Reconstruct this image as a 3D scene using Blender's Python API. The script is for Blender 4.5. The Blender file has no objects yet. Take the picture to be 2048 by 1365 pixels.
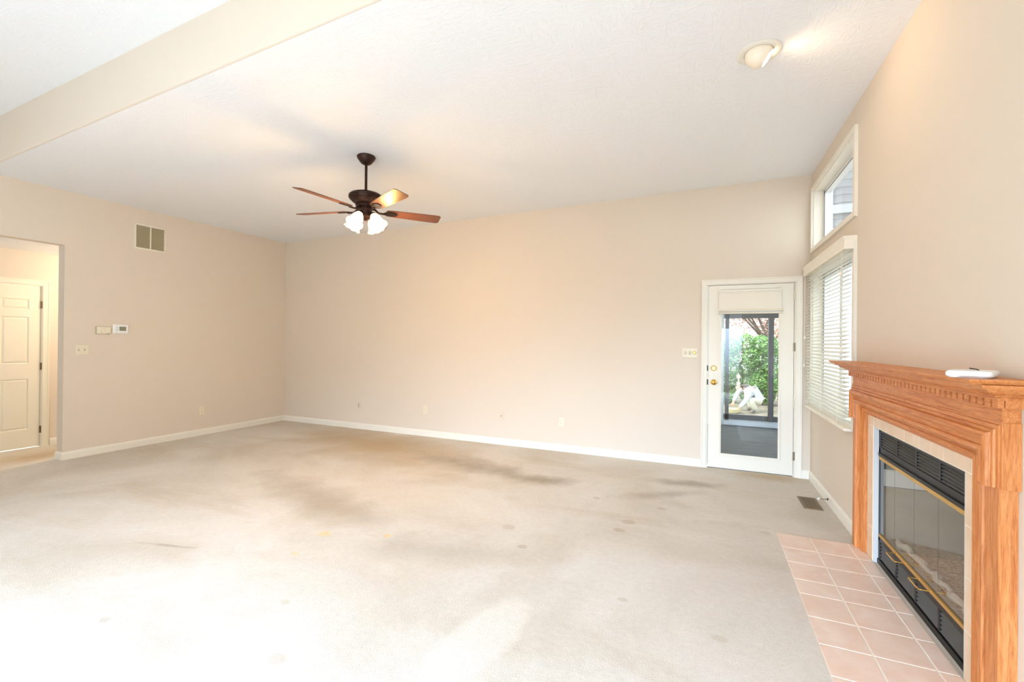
import bpy, bmesh, math, random
import numpy as np
from mathutils import Vector, Matrix
random.seed(7)
PI = math.pi
scene = bpy.context.scene
COL = scene.collection

# ---------------------------------------------------------------- camera
F_PX, YAW, PITCH, ROLL = 883.2172, -0.4121, 0.0024, 0.0094
CAM_H = 1.3842
D, L, R = 5.4065, 6.6466, 1.0013          # back wall, left wall, right wall
def cam_axes():
    cy, sy = math.cos(YAW), math.sin(YAW)
    Fw = Vector((sy*math.cos(PITCH), cy*math.cos(PITCH), math.sin(PITCH)))
    Rr = Vector((cy, -sy, 0)); U = Rr.cross(Fw)
    c, s = math.cos(ROLL), math.sin(ROLL)
    return Fw, Rr*c+U*s, -Rr*s+U*c
FW, RT, UP = cam_axes()
def wp(x, y, ax, val):
    """point of the plane (axis ax = val) seen at photograph pixel x, y"""
    d = FW + RT*((x-1024)/F_PX) + UP*((682.5-y)/F_PX)
    o = Vector((0, 0, CAM_H))
    return o + d*((val-o[ax])/d[ax])
cam = bpy.data.cameras.new('camera'); camo = bpy.data.objects.new('camera', cam)
COL.objects.link(camo)
M = Matrix((RT, UP, -FW)).transposed().to_4x4(); M.translation = Vector((0, 0, CAM_H))
camo.matrix_world = M
cam.sensor_width = 36; cam.lens = F_PX/2048*36; cam.clip_start = 0.05
scene.camera = camo

# ---------------------------------------------------------------- view, world, big lights
scene.view_settings.view_transform = 'Standard'; scene.view_settings.look = 'None'
scene.view_settings.gamma = 1.0; scene.view_settings.use_curve_mapping = False
scene.view_settings.exposure = 0.47
world = bpy.data.worlds.new('world'); scene.world = world; world.use_nodes = True
wn = world.node_tree; bg = wn.nodes['Background']
bg.inputs[0].default_value = (0.86, 0.93, 1.0, 1); bg.inputs[1].default_value = 2.3

def light(name, kind, loc, energy, color, rot=None, **kw):
    d = bpy.data.lights.new(name, kind); d.energy = energy; d.color = color
    for k, v in kw.items(): setattr(d, k, v)
    o = bpy.data.objects.new(name, d); COL.objects.link(o); o.location = loc
    if rot is not None: o.rotation_euler = rot
    return o
def aim(o, target):
    o.rotation_euler = (Vector(target)-o.location).to_track_quat('-Z', 'Y').to_euler()
# daylight coming through the wide windows of the rooms behind the camera
a = light('daylight_rear_window', 'AREA', (-1.5, -3.28, 1.15), 262, (0.62, 0.86, 1.18), shape='RECTANGLE', size=4.9, size_y=1.7, spread=math.radians(85))
aim(a, (-1.3, 0.2, -1.6))
a = light('daylight_side_window', 'AREA', (-6.5, -1.2, 1.2), 22, (0.62, 0.86, 1.18), shape='RECTANGLE', size=2.8, size_y=1.8, spread=math.radians(90))
aim(a, (-3.2, 0.2, -.6))
light('hall_fill_light', 'POINT', (-6.98, 3.7, 2.2), 24, (1.0, 0.88, 0.70), shadow_soft_size=.12)  # unseen point light added to brighten the hall, no fixture modelled
sun = light('sun', 'SUN', (-8, 4, 12), 2.2, (1.0, 0.96, 0.88), angle=0.02)
aim(sun, (-3.2, 8.5, 5.5))

# ---------------------------------------------------------------- materials
def lin(c):
    return tuple(((v/255)/12.92 if v/255 <= 0.04045 else ((v/255+0.055)/1.055)**2.4) for v in c)
def mat(name, rgb, rough=0.6, metal=0.0, spec=0.4, **kw):
    m = bpy.data.materials.new(name); m.use_nodes = True
    b = m.node_tree.nodes['Principled BSDF']
    b.inputs['Base Color'].default_value = (*lin(rgb), 1)
    b.inputs['Roughness'].default_value = rough; b.inputs['Metallic'].default_value = metal
    b.inputs['Specular IOR Level'].default_value = spec
    for k, v in kw.items(): b.inputs[k].default_value = v
    return m
def N(m, t, **props):
    n = m.node_tree.nodes.new(t)
    for k, v in props.items(): setattr(n, k, v)
    return n
def LK(m, a, b): m.node_tree.links.new(a, b)
def bsdf(m): return m.node_tree.nodes['Principled BSDF']
def coords(m, scale=(1, 1, 1), kind='Object', rot=(0, 0, 0)):
    tc = N(m, 'ShaderNodeTexCoord'); mp = N(m, 'ShaderNodeMapping')
    mp.inputs['Scale'].default_value = scale; mp.inputs['Rotation'].default_value = rot
    LK(m, tc.outputs[kind], mp.inputs['Vector']); return mp.outputs[0]
def noise(m, vec, scale, detail=4, rough=0.5, dist=0.0):
    n = N(m, 'ShaderNodeTexNoise'); n.inputs['Scale'].default_value = scale
    n.inputs['Detail'].default_value = detail; n.inputs['Roughness'].default_value = rough
    n.inputs['Distortion'].default_value = dist
    LK(m, vec, n.inputs['Vector']); return n.outputs['Fac']
def ramp(m, fac, stops):
    r = N(m, 'ShaderNodeValToRGB'); e = r.color_ramp.elements
    while len(e) < len(stops): e.new(0.5)
    for i, (p, c) in enumerate(stops):
        e[i].position = p; e[i].color = (*c, 1) if len(c) == 3 else c
    LK(m, fac, r.inputs[0]); return r.outputs[0]
def mixc(m, fac, a, b, blend='MIX'):
    n = N(m, 'ShaderNodeMix', data_type='RGBA', blend_type=blend)
    for sock, v in ((n.inputs[0], fac), (n.inputs[6], a), (n.inputs[7], b)):
        if hasattr(v, 'is_output'): LK(m, v, sock)
        elif isinstance(v, tuple): sock.default_value = (*v, 1)
        else: sock.default_value = v
    return n.outputs[2]
def math_(m, op, a, b=None, clamp=False):
    n = N(m, 'ShaderNodeMath', operation=op, use_clamp=clamp)
    for s, v in zip(n.inputs, (a, b)):
        if v is None: continue
        if hasattr(v, 'is_output'): LK(m, v, s)
        else: s.default_value = v
    return n.outputs[0]
def bump(m, h, strength=0.2, dist=0.01):
    n = N(m, 'ShaderNodeBump'); n.inputs['Strength'].default_value = strength
    n.inputs['Distance'].default_value = dist
    LK(m, h, n.inputs['Height']); LK(m, n.outputs[0], bsdf(m).inputs['Normal'])

# painted walls
WALL = mat('wall_paint', (229, 216, 198), 0.85, spec=0.15)
v = coords(WALL); bump(WALL, noise(WALL, v, 260, 3), 0.06, 0.002)
LK(WALL, mixc(WALL, noise(WALL, v, 0.7, 2), lin((230, 217, 200)), lin((227, 213, 195))), bsdf(WALL).inputs['Base Color'])
# textured ceiling (stomped drywall mud)
CEIL = mat('ceiling_texture', (246, 246, 246), 0.9, spec=0.1)
v = coords(CEIL, (1, 1, 1)); v2 = coords(CEIL, (9, 34, 9), rot=(0, 0, 0.4)); v3 = coords(CEIL, (32, 8, 9), rot=(0, 0, 0.2))
sel = math_(CEIL, 'GREATER_THAN', noise(CEIL, v, 6, 1), 0.5)
h1 = mixc(CEIL, sel, noise(CEIL, v2, 1.6, 3, 0.55, 0.8), noise(CEIL, v3, 1.6, 3, 0.55, 0.8))
h1 = ramp(CEIL, h1, [(0.5, (0, 0, 0)), (0.62, (1, 1, 1))])
bump(CEIL, h1, 0.3, 0.004)
# trim paint
TRIM = mat('trim_paint', (242, 236, 222), 0.45, spec=0.4)
TRIMH = mat('hall_door_paint', (243, 234, 214), 0.5, spec=0.35)
ALMOND = mat('almond_plastic', (236, 226, 202), 0.4)
ALMOND_D = mat('almond_plastic_dark', (196, 182, 150), 0.5)
GREYPL = mat('grey_plastic', (196, 186, 172), 0.5)
WHITEPL = mat('white_plastic', (248, 248, 246), 0.35)
DARKSLOT = mat('dark_slot', (70, 62, 50), 0.7)
LCD = mat('lcd_grey', (132, 134, 112), 0.3)
BLACK = mat('black_enamel', (30, 30, 30), 0.42)
vb = coords(BLACK); LK(BLACK, mixc(BLACK, ramp(BLACK, noise(BLACK, vb, 90, 6, 0.7), [(0.66, (0, 0, 0)), (0.8, (1, 1, 1))]), lin((30, 30, 30)), lin((92, 90, 88))), bsdf(BLACK).inputs['Base Color'])
BLACK2 = mat('black_louver', (92, 91, 88), 0.4)
BRASS = mat('polished_brass', (226, 182, 96), 0.22, 1.0)
BRASS_D = mat('satin_brass', (216, 176, 104), 0.4, 0.85)
BRONZE = mat('oil_rubbed_bronze', (58, 36, 28), 0.38, 0.55)
STEEL = mat('worn_hinge_metal', (150, 138, 118), 0.4, 0.7)
WHITEMETAL = mat('white_metal', (236, 228, 208), 0.4)

# carpet with its wear, stains and pale patches
CARPET = mat('carpet', (226, 214, 194), 0.98, spec=0.05)
m = CARPET
v = coords(m); fine = noise(m, v, 170, 3, 0.7); mid = noise(m, v, 28, 3, 0.6)
big = noise(m, v, 0.75, 5, 0.62, 0.6); big2 = noise(m, coords(m, (0.55, 1.5, 1), rot=(0, 0, 0.35)), 1.3, 5, 0.6, 0.4)
base = mixc(m, ramp(m, big, [(0.36, (1, 1, 1)), (0.62, (0, 0, 0))]), lin((233, 226, 216)), lin((218, 208, 193)))
base = mixc(m, math_(m, 'MULTIPLY', ramp(m, big2, [(0.52, (0, 0, 0)), (0.72, (1, 1, 1))]), 0.55), base, lin((208, 194, 172)))
tc = N(m, 'ShaderNodeTexCoord'); sp = N(m, 'ShaderNodeSeparateXYZ'); LK(m, tc.outputs['Object'], sp.inputs[0])
def blob(cx, cy, rx, ry, rot=0.0, soft=0.6, warp=0.35, ws=4.0):
    c, s = math.cos(rot), math.sin(rot)
    dx = math_(m, 'SUBTRACT', sp.outputs[0], cx); dy = math_(m, 'SUBTRACT', sp.outputs[1], cy)
    u = math_(m, 'DIVIDE', math_(m, 'ADD', math_(m, 'MULTIPLY', dx, c), math_(m, 'MULTIPLY', dy, s)), rx)
    w = math_(m, 'DIVIDE', math_(m, 'SUBTRACT', math_(m, 'MULTIPLY', dy, c), math_(m, 'MULTIPLY', dx, s)), ry)
    r = math_(m, 'SQRT', math_(m, 'ADD', math_(m, 'MULTIPLY', u, u), math_(m, 'MULTIPLY', w, w)))
    r = math_(m, 'ADD', r, math_(m, 'MULTIPLY', math_(m, 'SUBTRACT', noise(m, v, ws, 4), 0.5), warp*2))
    return math_(m, 'DIVIDE', math_(m, 'SUBTRACT', 1.0, r), soft, clamp=True)
def fl(x, y): return wp(x, y, 2, 0)
def carpet_mark(col, x, y, rx, ry, amt, rot=0.0, soft=0.6, warp=0.35, ws=4.0):
    global base
    p = fl(x, y)
    base = mixc(m, math_(m, 'MULTIPLY', blob(p.x, p.y, rx, ry, rot, soft, warp, ws), amt), base, lin(col))
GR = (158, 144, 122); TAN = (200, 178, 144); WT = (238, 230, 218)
carpet_mark(TAN, 750, 890, 2.2, .75, .85, -.25, .8, .5, 1.5)
carpet_mark(GR, 1090, 960, .42, .16, .6, .2, .8, .6, 5)
carpet_mark(GR, 960, 935, 1.1, .3, .6, -.2, .8, .6, 4)
carpet_mark(GR, 640, 1000, 1.3, .32, .5, -.3, .8, .6, 3)
carpet_mark(GR, 1380, 968, .42, .14, .55, .2, .8, .6, 5)
carpet_mark(GR, 1320, 990, .55, .12, .4, .6, .8, .6, 5)
carpet_mark(GR, 850, 1100, .9, .25, .22, .3, .9, .6, 3)
carpet_mark(TAN, 1540, 955, .42, .22, .75, 0, .8, .5, 4)
carpet_mark((186, 178, 160), 1650, 1040, .25, .5, .35, 0, .8, .5, 6)
carpet_mark(TAN, 60, 915, .35, .6, .8, 0, .8, .5, 3)
carpet_mark(WT, 960, 1280, .16, .42, .75, -.15, .3, .25, 5)  # pale elongated patch in the carpet colour
carpet_mark(WT, 930, 1010, .8, .3, .4, -.3, .8, .5, 3)
for x, y, r_, k in ((1238, 1061, .05, .5), (1257, 1045, .062, .45), (1045, 1094, .04, .45), (1323, 1018, .045, .4), (1193, 997, .04, .4),
                    (555, 1319, .05, .32), (1245, 1200, .03, .3), (1018, 1055, .06, .3), (570, 1205, .03, .3), (1530, 1066, .04, .3), (1438, 1278, .04, .25)):
    carpet_mark((186, 166, 136), x, y, r_, r_*.8, k, 0, .3, .2, 14)
for x, y, r_ in ((650, 1068, .055), (775, 1072, .04), (590, 1108, .03)):
    carpet_mark((234, 206, 116), x, y, r_, r_*.8, .6, 0, .7, .5, 14)
carpet_mark((160, 146, 122), 340, 1092, .26, .022, .5, .25, .8, .8, 9)
carpet_mark((150, 136, 112), 210, 1240, .05, .03, .3, 0, .8, .8, 9)
tx = math_(m, 'ADD', math_(m, 'MULTIPLY', fine, 0.7), math_(m, 'MULTIPLY', mid, 0.3))
base = mixc(m, 0.55, base, ramp(m, tx, [(0.36, (0.74, 0.72, 0.69)), (0.62, (1, 1, 1))]), 'MULTIPLY')
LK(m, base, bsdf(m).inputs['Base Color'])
bump(m, tx, 0.5, 0.006)

# oak
def oak(name, along):
    m = mat(name, (214, 142, 92), 0.42, spec=0.35)
    sc = {'z': (16, 16, 1.1), 'y': (16, 1.1, 16)}[along]
    vv = coords(m, sc)
    g1 = noise(m, vv, 3.2, 8, 0.62, 1.3); g2 = noise(m, coords(m, tuple(s*6 for s in sc)), 2.5, 6, 0.7)
    c = ramp(m, g1, [(0.30, lin((182, 102, 50))), (0.46, lin((210, 132, 72))), (0.6, lin((224, 150, 90))), (0.75, lin((196, 116, 60)))])
    c = mixc(m, math_(m, 'MULTIPLY', ramp(m, g2, [(0.5, (0, 0, 0)), (0.66, (1, 1, 1))]), 0.55), c, lin((160, 86, 42)))
    LK(m, c, bsdf(m).inputs['Base Color']); bump(m, g2, 0.12, 0.002)
    return m
OAKV, OAKH = oak('oak_vertical_grain', 'z'), oak('oak_horizontal_grain', 'y')
# ceramic tiles
def tilemat(name, c1, c2, rough):
    m = mat(name, c1, rough, spec=0.4)
    n1 = noise(m, coords(m), 7, 4, 0.6, 0.5)
    LK(m, mixc(m, ramp(m, n1, [(0.35, (0, 0, 0)), (0.68, (1, 1, 1))]), lin(c1), lin(c2)), bsdf(m).inputs['Base Color'])
    return m
TILE_FLOOR = tilemat('pink_beige_tile', (236, 206, 184), (244, 222, 205), 0.34)
TILE_WALL = tilemat('cream_beige_tile', (232, 202, 170), (240, 218, 192), 0.3)
GROUT = mat('grout', (246, 236, 220), 0.9)
# glass
def glass(name, tint=(1, 1, 1), refl=0.08, haze=None):
    m = bpy.data.materials.new(name); m.use_nodes = True; nt = m.node_tree; nt.nodes.clear()
    out = nt.nodes.new('ShaderNodeOutputMaterial'); mix = nt.nodes.new('ShaderNodeMixShader')
    tr = nt.nodes.new('ShaderNodeBsdfTransparent'); gl = nt.nodes.new('ShaderNodeBsdfGlossy')
    tr.inputs[0].default_value = (*tint, 1); gl.inputs['Roughness'].default_value = 0.015
    fr = nt.nodes.new('ShaderNodeFresnel'); fr.inputs[0].default_value = 1.45
    ad = nt.nodes.new('ShaderNodeMath'); ad.operation = 'MULTIPLY_ADD'; ad.inputs[1].default_value = 1.0; ad.inputs[2].default_value = refl; ad.use_clamp = True
    nt.links.new(fr.outputs[0], ad.inputs[0])
    ge = nt.nodes.new('ShaderNodeNewGeometry'); sb = nt.nodes.new('ShaderNodeMath'); sb.operation = 'SUBTRACT'; sb.inputs[0].default_value = 1.0
    ml = nt.nodes.new('ShaderNodeMath'); ml.operation = 'MULTIPLY'      # only the entry face of a pane mirrors
    nt.links.new(ge.outputs['Backfacing'], sb.inputs[1]); nt.links.new(sb.outputs[0], ml.inputs[0]); nt.links.new(ad.outputs[0], ml.inputs[1])
    nt.links.new(ml.outputs[0], mix.inputs[0])
    nt.links.new(tr.outputs[0], mix.inputs[1]); nt.links.new(gl.outputs[0], mix.inputs[2])
    nt.links.new(mix.outputs[0], out.inputs[0]); return m
GLASS = glass('window_glass', (0.97, 0.99, 0.98), 0.0)
GLASS_D = glass('door_glass', (0.95, 0.97, 0.96), 0.03)
GLASS_F = glass('fireplace_glass', (0.95, 0.94, 0.91), 0.16)
def emis(name, rgb, strength, base=None):
    m = mat(name, base or rgb, 0.4)
    b = bsdf(m); b.inputs['Emission Color'].default_value = (*lin(rgb), 1); b.inputs['Emission Strength'].default_value = strength
    return m

# ---------------------------------------------------------------- mesh helpers
def finish(name, bm, m, parent=None, smooth=False, bevel=0, seg=2, loc=None):
    bmesh.ops.recalc_face_normals(bm, faces=bm.faces)
    me = bpy.data.meshes.new(name); bm.to_mesh(me); bm.free()
    if smooth:
        for p in me.polygons: p.use_smooth = True
        try: me.set_sharp_from_angle(angle=math.radians(40))
        except Exception: pass
    if not isinstance(m, (list, tuple)): m = [m]
    for k in m: me.materials.append(k)
    o = bpy.data.objects.new(name, me); COL.objects.link(o)
    if loc is not None:
        me.transform(Matrix.Translation(-Vector(loc))); o.location = loc
    if parent:
        o.parent = parent
        if loc is None:
            pl = world_loc(parent); me.transform(Matrix.Translation(-pl))
        else: o.location = Vector(loc)-world_loc(parent)
    if bevel:
        b = o.modifiers.new('bevel', 'BEVEL'); b.width = bevel; b.segments = seg; b.limit_method = 'ANGLE'
    return o
def world_loc(o):
    v = Vector(o.location)
    while o.parent: o = o.parent; v = v+Vector(o.location)
    return v
def empty(name, loc, parent=None):
    o = bpy.data.objects.new(name, None); COL.objects.link(o); o.location = loc; o.empty_display_size = 0.05
    if parent: o.parent = parent; o.location = Vector(loc)-world_loc(parent)
    return o
def tag(o, label, cat, group=None, kind=None):
    o['label'] = label; o['category'] = cat
    if group: o['group'] = group
    if kind: o['kind'] = kind
    return o
def struct(o): o['kind'] = 'structure'; return o
def box(bm, x0, x1, y0, y1, z0, z1, mi=0):
    vs = [bm.verts.new((x, y, z)) for x in (x0, x1) for y in (y0, y1) for z in (z0, z1)]
    out = []
    for q in ((0, 1, 3, 2), (4, 6, 7, 5), (0, 4, 5, 1), (2, 3, 7, 6), (0, 2, 6, 4), (1, 5, 7, 3)):
        f = bm.faces.new([vs[i] for i in q]); f.material_index = mi; out.append(f)
    return vs
def B(): return bmesh.new()
def boxes(name, lst, m, parent=None, **kw):
    bm = B()
    for b in lst: box(bm, *b)
    return finish(name, bm, m, parent, **kw)
def lathe(bm, prof, seg=32, center=(0, 0, 0), mtx=None, close=False, mi=0):
    rings = []
    for r, z in prof:
        ring = []
        for i in range(seg):
            a = 2*PI*i/seg
            p = Vector((r*math.cos(a), r*math.sin(a), z))
            if mtx: p = mtx @ p
            ring.append(bm.verts.new(p+Vector(center)))
        rings.append(ring)
    for k in range(len(rings)-1):
        for i in range(seg):
            f = bm.faces.new((rings[k][i], rings[k][(i+1) % seg], rings[k+1][(i+1) % seg], rings[k+1][i])); f.material_index = mi
    if close:
        bm.faces.new(rings[0]); bm.faces.new(rings[-1])
    return rings
def tube(bm, pts, r, seg=10, cap=True, rr=None):
    pts = [Vector(p) for p in pts]; rings = []; prev = None
    for i, p in enumerate(pts):
        t = (pts[min(i+1, len(pts)-1)]-pts[max(i-1, 0)]).normalized()
        if prev is None:
            up = Vector((0, 0, 1)) if abs(t.z) < 0.9 else Vector((1, 0, 0)); nrm = t.cross(up).normalized()
        else: nrm = (prev - t*prev.dot(t)).normalized()
        prev = nrm; bn = t.cross(nrm); rad = rr[i] if rr else r
        rings.append([bm.verts.new(p+nrm*(rad*math.cos(2*PI*k/seg))+bn*(rad*math.sin(2*PI*k/seg))) for k in range(seg)])
    for a, b in zip(rings, rings[1:]):
        for k in range(seg): bm.faces.new((a[k], a[(k+1) % seg], b[(k+1) % seg], b[k]))
    if cap: bm.faces.new(rings[0]); bm.faces.new(rings[-1])
def sweep(bm, stations):
    """stations: list of equal-length point lists (profile loop at each station), capped"""
    rings = [[bm.verts.new(p) for p in st] for st in stations]
    n = len(rings[0])
    for a, b in zip(rings, rings[1:]):
        for i in range(n): bm.faces.new((a[i], a[(i+1) % n], b[(i+1) % n], b[i]))
    bm.faces.new(rings[0]); bm.faces.new(rings[-1])
def prism(bm, pts, mapf, a, b):
    sweep(bm, [[mapf(p, a) for p in pts], [mapf(p, b) for p in pts]])

# ---------------------------------------------------------------- room shell
Z0L, Z0R = 3.0522, 3.1462
def zc(x): return Z0L+(x+L)/(L+R)*(Z0R-Z0L)
def yb(x): return 1.849-0.0254*(x+4.518)
ZU = 3.485; YN = -3.3; HX = -7.73; WT_ = 0.13; OPY0, OPY1, OPZ = 1.05, 2.545, 2.438
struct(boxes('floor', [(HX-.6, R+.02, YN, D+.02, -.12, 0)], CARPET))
# low ceiling, tilted slightly, and the higher ceiling nearer the camera
bm = B()
def slab(bm, x0, x1, ya0, ya1, yb0, yb1, za0, za1, t):
    vs = [bm.verts.new(p) for p in ((x0, ya0, za0), (x1, ya1, za1), (x1, yb1, za1), (x0, yb0, za0),
                                    (x0, ya0, za0+t), (x1, ya1, za1+t), (x1, yb1, za1+t), (x0, yb0, za0+t))]
    for q in ((0, 1, 2, 3), (4, 7, 6, 5), (0, 4, 5, 1), (1, 5, 6, 2), (2, 6, 7, 3), (3, 7, 4, 0)): bm.faces.new([vs[i] for i in q])
xl, xr = -L-WT_, R+.14
slab(bm, xl, xr, yb(xl), yb(xr), D+.14, D+.14, zc(xl), zc(xr), .2)
struct(finish('ceiling', bm, CEIL))
struct(boxes('ceiling', [(HX-.6, R+.14, YN-.1, 1.96, ZU, ZU+.2)], CEIL))
# painted drop between the two ceilings, with a rounded lower edge
bm = B(); sts = []
for x in (xl, xr):
    z = zc(x); y = yb(x); r = .014; st = [(x, y-.01+r, z-.001), (x, y+.12, z+.03), (x, y+.12, ZU+.05), (x, y-.01, ZU+.05), (x, y-.01, z+r)]
    for k in range(1, 7):
        a = PI/2*k/6; st.append((x, y-.01+r-r*math.cos(a), z+r-.001-r*math.sin(a)))
    sts.append([Vector(p) for p in st])
sweep(bm, sts); struct(finish('wall_header', bm, WALL, smooth=True))
# back wall with door opening
DX0, DX1 = 0.0345-.012, .8519+.012; DZ = 2.045
def wallbox_y(bm, x0, x1, y0, y1, z0, f):
    vs = [bm.verts.new(p) for p in ((x0, y0, z0), (x1, y0, z0), (x1, y1, z0), (x0, y1, z0), (x0, y0, f(x0)), (x1, y0, f(x1)), (x1, y1, f(x1)), (x0, y1, f(x0)))]
    for q in ((0, 1, 2, 3), (4, 7, 6, 5), (0, 4, 5, 1), (1, 5, 6, 2), (2, 6, 7, 3), (3, 7, 4, 0)): bm.faces.new([vs[i] for i in q])
bm = B(); e = .004
wallbox_y(bm, -L-WT_, DX0, D, D+.14, -.1, lambda x: zc(x)+e)
wallbox_y(bm, DX1, R+.14, D, D+.14, -.1, lambda x: zc(x)+e)
wallbox_y(bm, DX0, DX1, D, D+.14, DZ, lambda x: zc(x)+e)
struct(finish('wall_back', bm, WALL))
# right wall: window openings and firebox opening
WY0, WY1 = 3.95, 5.33
FY0, FY1 = 2.44, 3.53
X0, X1 = R, R+.14; ztop = zc(R)+e
struct(boxes('wall_right', [
    (X0, X1, WY1, D, -.1, ztop), (X0, X1, WY0, WY1, -.1, .80), (X0, X1, WY0, WY1, 2.10, 2.36), (X0, X1, WY0, WY1, 2.945, ztop),
    (X0, X1, FY1, WY0, -.1, ztop), (X0, X1, FY0, FY1, .858, ztop), (X0, X1, yb(R), FY0, -.1, ztop),
    (X0, X1, YN, yb(R), -.1, ZU+e)], WALL))
# left wall with the opening to the hall
struct(boxes('wall_left', [(-L-WT_, -L, OPY1, D, -.1, zc(-L)+e), (-L-WT_, -L, 1.8, OPY1, OPZ, zc(-L)+e), (-L-WT_, -L, OPY0, 1.8, OPZ, ZU+e),
    (-L-WT_, -L, YN, OPY0, -.1, ZU+e)], WALL))
# hall beyond
HD0, HD1 = 2.745-.88, 2.745
struct(boxes('wall_hall', [(HX-.12, HX, HD1+.01, 4.6, -.1, 2.52), (HX-.12, HX, -1.0, HD0-.01, -.1, 2.52), (HX-.12, HX, HD0-.01, HD1+.01, 2.045, 2.52),
    (HX, -L-WT_, 4.5, 4.6, -.1, 2.52), (HX, -L-WT_, -1.0, -.9, -.1, 2.52)], WALL))
struct(boxes('ceiling', [(HX-.12, -L-WT_, -1, 4.6, 2.462, 2.6)], CEIL))
# rear wall with the wide glazed opening behind the camera
struct(boxes('wall_rear', [(-L, -4.2, YN-.14, YN, -.1, ZU), (.97, R, YN-.14, YN, -.1, ZU), (-4.2, .97, YN-.14, YN, 2.3, ZU), (-4.2, .97, YN-.14, YN, -.1, .2)], WALL))

# ---------------------------------------------------------------- baseboards
BH = .09; BT = .013
BPROF = [(0, 0), (BT, 0), (BT, BH*.72), (BT*.75, BH*.86), (BT*.35, BH*.97), (0, BH)]
def base_run(name, path):
    """path: list of (x, y) on the wall with inward mitre vectors"""
    bm = B(); sweep(bm, [[Vector((px+nx*d, py+ny*d, z)) for d, z in BPROF] for px, py, nx, ny in path])
    return struct(finish(name, bm, TRIM))
CX0, CX1 = -.036, .924     # outer edges of the door casing
base_run('baseboard_back', [(-L, D, 1, -1), (CX0, D, 0, -1)])
base_run('baseboard_back', [(CX1, D, 0, -1), (R, D, -1, -1)])
base_run('baseboard_right', [(R, D, -1, -1), (R, 3.778, -1, 0)])
base_run('baseboard_right', [(R, 2.106, -1, 0), (R, YN, -1, 0)])
base_run('baseboard_left', [(-L-WT_, OPY1, -1, -1), (-L, OPY1, 1, -1), (-L, D, 1, -1)])
base_run('baseboard_left', [(-L, YN, 1, 0), (-L, OPY0, 1, 1), (-L-WT_, OPY0, -1, 1)])
base_run('baseboard_hall', [(HX, 2.83, 1, 0), (HX, 4.5, 1, -1)])
base_run('baseboard_hall', [(-L-WT_, OPY1, -1, -1), (-L-WT_, 4.5, -1, -1)])

# ---------------------------------------------------------------- casing helper
def casing_y(name, x0, x1, ztop_, y, w, parent, m=TRIM, depth=.018, left=True, right=True):
    """stepped casing around a door opening in a wall of constant y, facing -y. x0,x1 outer edges"""
    prof = [(0, 0), (0, depth), (.18, depth), (.26, depth*.78), (.62, depth*.6), (.8, depth*.62), (.92, depth*.5), (1, depth*.35), (1, 0)]
    bm = B()
    sweep(bm, [[Vector((x0+u*w, y-d, 0)) for u, d in prof], [Vector((x0+u*w, y-d, ztop_-u*w)) for u, d in prof],
               [Vector((x1-u*w, y-d, ztop_-u*w)) for u, d in prof], [Vector((x1-u*w, y-d, 0)) for u, d in prof]])
    return finish(name, bm, m, parent)
def casing_x(name, y0, y1, ztop_, x, w, parent, m=TRIM, depth=.018):
    prof = [(0, 0), (0, depth), (.18, depth), (.26, depth*.78), (.62, depth*.6), (.8, depth*.62), (.92, depth*.5), (1, depth*.35), (1, 0)]
    bm = B()
    sweep(bm, [[Vector((x+d, y0+u*w, 0)) for u, d in prof], [Vector((x+d, y0+u*w, ztop_-u*w)) for u, d in prof],
               [Vector((x+d, y1-u*w, ztop_-u*w)) for u, d in prof], [Vector((x+d, y1-u*w, 0)) for u, d in prof]])
    return finish(name, bm, m, parent)

# ---------------------------------------------------------------- patio door (door_1)
d1 = struct(empty('door_1', (.44, D, 0)))
casing_y('door_casing', CX0, CX1, 2.098, D, .058, d1)
boxes('door_jamb', [(DX0-.001, DX0+.010, D+.001, D+.14, 0, DZ), (DX1-.010, DX1+.001, D+.001, D+.14, 0, DZ), (DX0, DX1, D+.001, D+.14, 2.036, DZ+.001),
                    (DX0, DX1, D+.06, D+.15, 0, .018)], TRIM, d1)
sx0, sx1 = .0345+.002, .8519-.002; gx0, gx1, gz0, gz1 = .158, .722, .166, 1.985
yd0, yd1 = D+.006, D+.05
boxes('door_leaf', [(sx0, gx0, yd0, yd1, .014, 2.032), (gx1, sx1, yd0, yd1, .014, 2.032), (gx0, gx1, yd0, yd1, .014, gz0), (gx0, gx1, yd0, yd1, gz1, 2.032)], TRIM, d1)
bm = B(); w = .022
pr = [(0, 0), (0, .009), (.35, .010), (.7, .004), (1, 0)]
def rect_frame(bm, pr, x0, x1, z0, z1, w, f):
    rings = []
    for (cx, cz, sx_, sz_) in ((x0, z0, 1, 1), (x1, z0, -1, 1), (x1, z1, -1, -1), (x0, z1, 1, -1)):
        rings.append([bm.verts.new(f(cx+sx_*u*w, cz+sz_*u*w, d)) for u, d in pr])
    n = len(pr)
    for k in range(4):
        a, b = rings[k], rings[(k+1) % 4]
        for i in range(n-1): bm.faces.new((a[i], a[i+1], b[i+1], b[i]))
rect_frame(bm, pr, gx0-.012, gx1+.012, gz0-.012, gz1+.012, w, lambda x, z, d: Vector((x, yd0-d, z)))
finish('glazing_bead', bm, TRIM, d1)
boxes('glass_pane', [(gx0, gx1, D+.024, D+.030, gz0, gz1)], GLASS_D, d1)
boxes('door_sweep', [(sx0, sx1, yd0-.004, yd0, .016, .034)], TRIM, d1)
for z in (1.905, 1.36, .78, .22):
    bm = B(); hx = sx1+.002
    for k in range(3): lathe(bm, [(.0, -.0), (.0062, 0), (.0062, .027), (.0, .027)], 12, (hx, D-.004, z-.045+k*.030))
    box(bm, hx-.001, hx+.014, D-.001, D+.004, z-.045, z+.045)
    finish('hinge', bm, STEEL if z in (1.36, .22) else WHITEMETAL, d1, smooth=True)
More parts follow.
